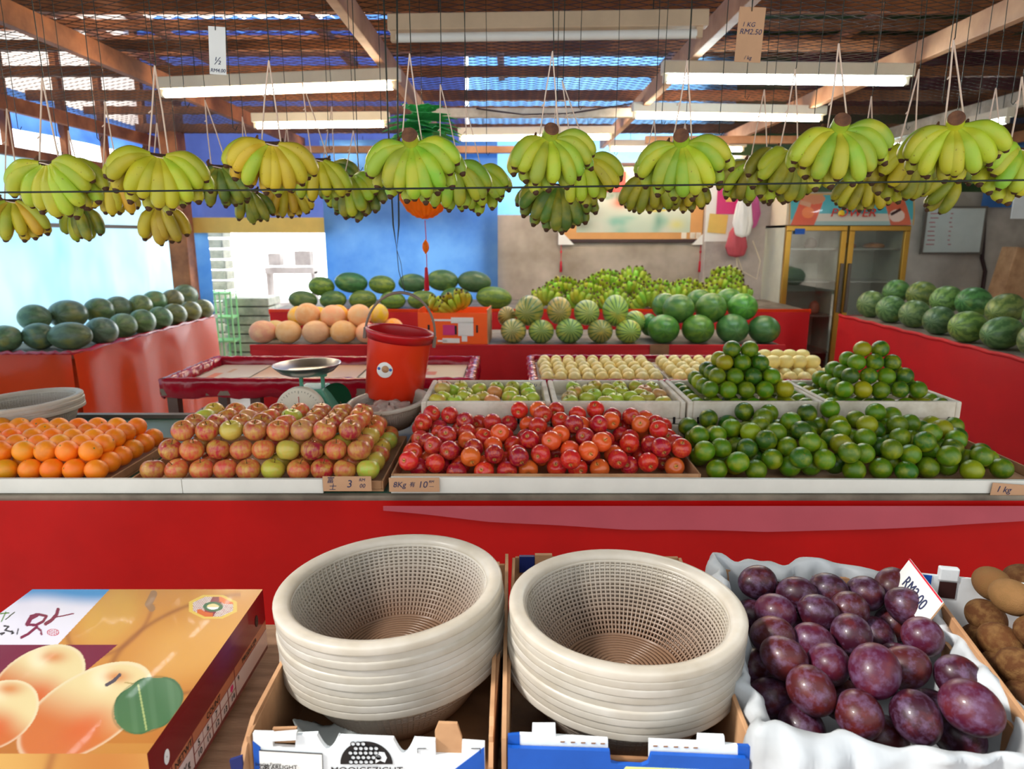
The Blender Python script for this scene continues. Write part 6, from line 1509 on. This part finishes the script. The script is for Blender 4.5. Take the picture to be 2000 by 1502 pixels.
bag(1440, 468, .10, .17, MT['red_pale'], 'reddish printed plastic bag hanging lowest on the wall', Y=PX_-.12, seed=3)
P = atY(1440, 490, PX_-.06); o = MB().b2(-.06, .06, 0, .04, -.035, .035).build('socket_box', MT['whitepaper'], None, bevel=.005); o.location = P; tag(o, 'white electric socket box on the wall under the bags', 'socket')
g = MB(); g.tube([atY(1440, 500, 6.8), atY(1450, 530, 6.8), atY(1478, 545, 6.75), atY(1485, 510, 6.78), atY(1470, 470, 6.8)], .005, 6); g.tube([atY(1438, 500, 6.8), atY(1442, 540, 6.8), atY(1455, 575, 6.75)], .006, 6)
tag(g.build('electric_cable', MT['lamp_body']), 'looped pale cable hanging from the socket box', 'cable')
P = atY(1517, 467, 6.84); t = empty('red_calendar', P, (0, .04, 0), 'narrow red topped calendar hanging on the grey pier', 'calendar')
MB().b2(-.05, .05, 0, .004, .0, .25).build('red_header', MT['bucket'], t); MB().b2(-.045, .045, -.003, .001, -.25, .09).build('date_sheet', MT['whitepaper'], t)
g = MB()
for k in range(9): g.box((0, -.004, -.22+.03*k), (.07, .001, .006))
g.build('date_lines', MT['card_b'], t)
# ================================================================ DRINKS COOLER
FY = 6.35
a = atY(1541, 378, FY); b = atY(1786, 378, FY); w = b.x-a.x; cx = (a.x+b.x)/2; zt_ = a.z; zd = atY(1660, 440, FY).z
t = empty('drinks_cooler', (cx, FY, 0), (0, 0, 0), 'tall two door glass drinks cooler with gold frame and red lettered sign', 'refrigerator')
g = MB(); dpt = .55
g.b2(-w/2, -w/2+.03, .03, dpt, .06, zd); g.b2(w/2-.03, w/2, .03, dpt, .06, zd); g.b2(-w/2, w/2, dpt-.03, dpt, .06, zd); g.b2(-w/2, w/2, 0, dpt, 0, .14); g.b2(-w/2, w/2, .03, dpt, zd-.02, zd+.0)
g.build('cabinet', MT['fridge_in'], t)
# canopy sign
nu, nv = 220, 60; U, Vv = np.meshgrid(np.linspace(0, 1, nu), np.linspace(0, 1, nv)); C = np.ones(U.shape+(3,))*L3((78, 164, 172)); hs = zt_-zd
def el2(cx, cy, rx, ry, c_, ang=0):
    ca, sa = math.cos(ang), math.sin(ang); A = (U-cx)*w; B = (Vv-cy)*hs; m = np.hypot((A*ca+B*sa)/rx, (-A*sa+B*ca)/ry) < 1; C[m] = L3(c_); return m
def rc2(cx, cy, rx, ry, c_, ang=0):
    ca, sa = math.cos(ang), math.sin(ang); A = (U-cx)*w; B = (Vv-cy)*hs; m = (abs(A*ca+B*sa) < rx) & (abs(-A*sa+B*ca) < ry); C[m] = L3(c_); return m
C[(Vv < .18)] = L3((150, 176, 170)); rc2(.5, .24, w*.32, hs*.12, (206, 196, 180))
rc2(.15, .45, .10, .17, (206, 84, 50), -.35); el2(.20, .84, .10, .05, (196, 130, 96), 0); el2(.15, .4, .055, .05, (226, 120, 60)); rc2(.13, .68, .05, .02, (200, 150, 120), -.3)
rc2(.86, .5, .09, .17, (206, 100, 70), .3); el2(.83, .85, .08, .05, (196, 110, 80)); el2(.86, .3, .07, .055, (226, 196, 180)); rc2(.85, .42, .05, .012, (60, 30, 30), .5)
C[(Vv > .965) | (U < .012) | (U > .988)] = L3((196, 150, 80))
P3 = np.stack([(U-.5)*w, -.05-.05*np.sin(Vv*PI*.5)*0+.06*Vv*Vv, zd+hs*Vv], -1); link('sign_panel', grid_mesh('sign_panel', P3, True, C), t, MT['print'])
MB().b2(-w/2, w/2, .02, .4, zd+.002, zt_).build('sign_housing', MT['lamp_body'], t)
rd = M('red_lettering', (214, 50, 24), .4)
text('POWER', .105, rd, t, (.0, -.062, zd+hs*.38), (PI/2-.12, 0, 0), ext=.002, shear=.25, sx=1.12, name='sign_lettering'); text('ME', .09, rd, t, (-.1, -.045, zd+hs*.72), (PI/2-.2, 0, 0), ext=.002, shear=.25, name='sign_lettering')
g = MB(); g.lathe([(.001, .002), (.028, .002), (.03, 0)], 20, M=Matrix.Rotation(PI/2, 4, 'X')); o = g.build('sun_mark', M('sun_yellow', (250, 210, 40), .4), t); o.location = (-.105, -.064, zd+hs*.37)
for sd, nm in ((-1, 'left'), (1, 'right')):
    x0_, x1_ = (-w/2, -.01) if sd < 0 else (.01, w/2)
    g = MB(); fr_ = .05
    g.b2(x0_, x1_, -.02, .02, zd-fr_, zd-.004); g.b2(x0_, x1_, -.02, .02, .15, .15+fr_); g.b2(x0_, x0_+fr_, -.02, .02, .15+fr_, zd-fr_); g.b2(x1_-fr_, x1_, -.02, .02, .15+fr_, zd-fr_)
    dr = g.build('door', MT['gold'], t, bevel=.004)
    MB().b2(x0_+fr_, x1_-fr_, -.003, .003, .15+fr_, zd-fr_).build('glass', MT['glass'], dr)
    hx_ = x1_-.025 if sd < 0 else x0_+.025; MB().b2(hx_-.012, hx_+.012, -.045, -.02, .85, 1.3).build('handle', MT['grey_metal'], dr, bevel=.004)
for z in (.45, .8, 1.12, 1.42):
    MB().b2(-w/2+.03, w/2-.03, .06, dpt-.05, z, z+.012).build('shelf', MT['steel'], t)
MB().b2(-.015, .015, .04, dpt-.03, .14, zd-.02).build('divider', MT['fridge_in'], t)
P = atY(1563, 452, FY-.03); MB().b2(P.x-cx-.045, P.x-cx+.045, -.026, -.0215, P.z-.025, P.z+.025).build('blue_sticker', MT['card_b'], t)
def item(x, z, sx, sz, c_, label, shape='box', y=.25):
    g = MB()
    if shape == 'box': g.b2(-sx, sx, -.06, .06, 0, sz)
    else: g.lathe([(.001, 0), (sx*.8, 0), (sx, sz*.3), (sx*.8, sz*.8), (sx*.2, sz), (.001, sz)], 16)
    o = g.build('stored_item', M('stored_%d' % int(x*1000+z*97), c_, .5), None, bevel=.01); o.location = (cx+x, FY+y, z); tag(o, label, 'packet')
item(.38, 1.433, .10, .05, (220, 130, 60), 'flat orange packet on the upper right shelf of the cooler', 'l'); item(.14, 1.433, .07, .05, (190, 70, 50), 'reddish packet on the upper right cooler shelf near the divider', 'l')
item(-.22, 1.433, .06, .1, (110, 70, 60), 'dark packet on the upper left cooler shelf', 'l'); item(-.2, .153, .22, .2, (70, 70, 64), 'dark carton standing on the bottom left of the cooler')
item(-.13, .815, .05, .12, (206, 120, 100), 'pale reddish packet on the middle left cooler shelf', 'l'); item(.15, .153, .08, .18, (50, 110, 60), 'green bag at the bottom right of the cooler', 'l')
# ================================================================ WHITEBOARD AND CORNER THINGS
P = atY(1863, 450, 6.9); u = proj(P)[2]/FPX; w, h = 112*u, 84*u
t = empty('whiteboard', (P.x, 6.9, P.z), (0, .0, 0), 'grey white notice board with faint red writing on the right wall', 'whiteboard')
MB().b2(-w/2, w/2, 0, .02, -h/2, h/2).build('board', MT['whiteboard'], t)
g = MB(); f = .02; g.b2(-w/2-f, w/2+f, -.006, .02, -h/2-f, -h/2); g.b2(-w/2-f, w/2+f, -.006, .02, h/2, h/2+f); g.b2(-w/2-f, -w/2, -.006, .02, -h/2, h/2); g.b2(w/2, w/2+f, -.006, .02, -h/2, h/2); g.build('frame', MT['grey_metal'], t)
g = MB(); rs = np.random.RandomState(3)
for k in range(8):
    for cxx, ww in ((-.18, .07), (-.03, .03)): g.box((cxx*1.2+rs.uniform(-.01, .01), -.001, h*.38-k*h*.1), (ww*rs.uniform(.6, 1.2), .001, .008))
g.build('faint_writing', MT['red_pale'], t)
g = MB(); P = atY(1925, 330, 6.95); g.tube([P+Vector((0, 0, .1)), atY(1922, 440, 6.95), atY(1918, 505, 6.95), atY(1924, 530, 6.95), Vector((atY(1924, 530, 6.95).x, 6.95, 0))], .02, 8); tag(g.build('dark_pipe', MT['frame_d']), 'dark pipe running down beside the whiteboard', 'pipe')
P = atY(1985, 535, 6.2); g = MB(); g.b2(-.14, .14, -.1, .1, -.35, .22); o = g.build('standing_carton', MT['card'], None, bevel=.01); o.location = P; o.rotation_euler = (0, .18, 0); tag(o, 'tilted brown carton in the far right corner above watermelons', 'carton')
P = atY(1992, 400, 6.2); o = MB().b2(-.06, .1, 0, .01, -.12, .12).build('pinned_paper', MT['whitepaper']); o.location = P; tag(o, 'white paper pinned at the far right edge', 'paper')
# cables under roof
g = MB(); g.tube([atY(930, 212, 4.9), atY(1020, 224, 4.9), atY(1110, 222, 4.9), atY(1250, 200, 4.9)], .006, 6); tag(g.build('sagging_cable', MT['frame_d']), 'dark cable sagging across the light blue tarp', 'cable')
g = MB(); g.tube([atY(760, 110, 4.3), atY(1040, 84, 4.3), atY(1290, 92, 4.3)], .005, 6); tag(g.build('sagging_cable', MT['frame_d']), 'dark cable running under the roof at top middle', 'cable')

# lettering becomes plain meshes
bpy.context.view_layer.update(); dg = bpy.context.evaluated_depsgraph_get()
for o in TEXTS:
    me = bpy.data.meshes.new_from_object(o.evaluated_get(dg)); n = o.name; par = o.parent; mw = (o.location.copy(), o.rotation_euler.copy(), o.scale.copy()); crv = o.data
    bpy.data.objects.remove(o); bpy.data.curves.remove(crv); q = bpy.data.objects.new(n, me); col.objects.link(q); q.parent = par; q.location, q.rotation_euler, q.scale = mw
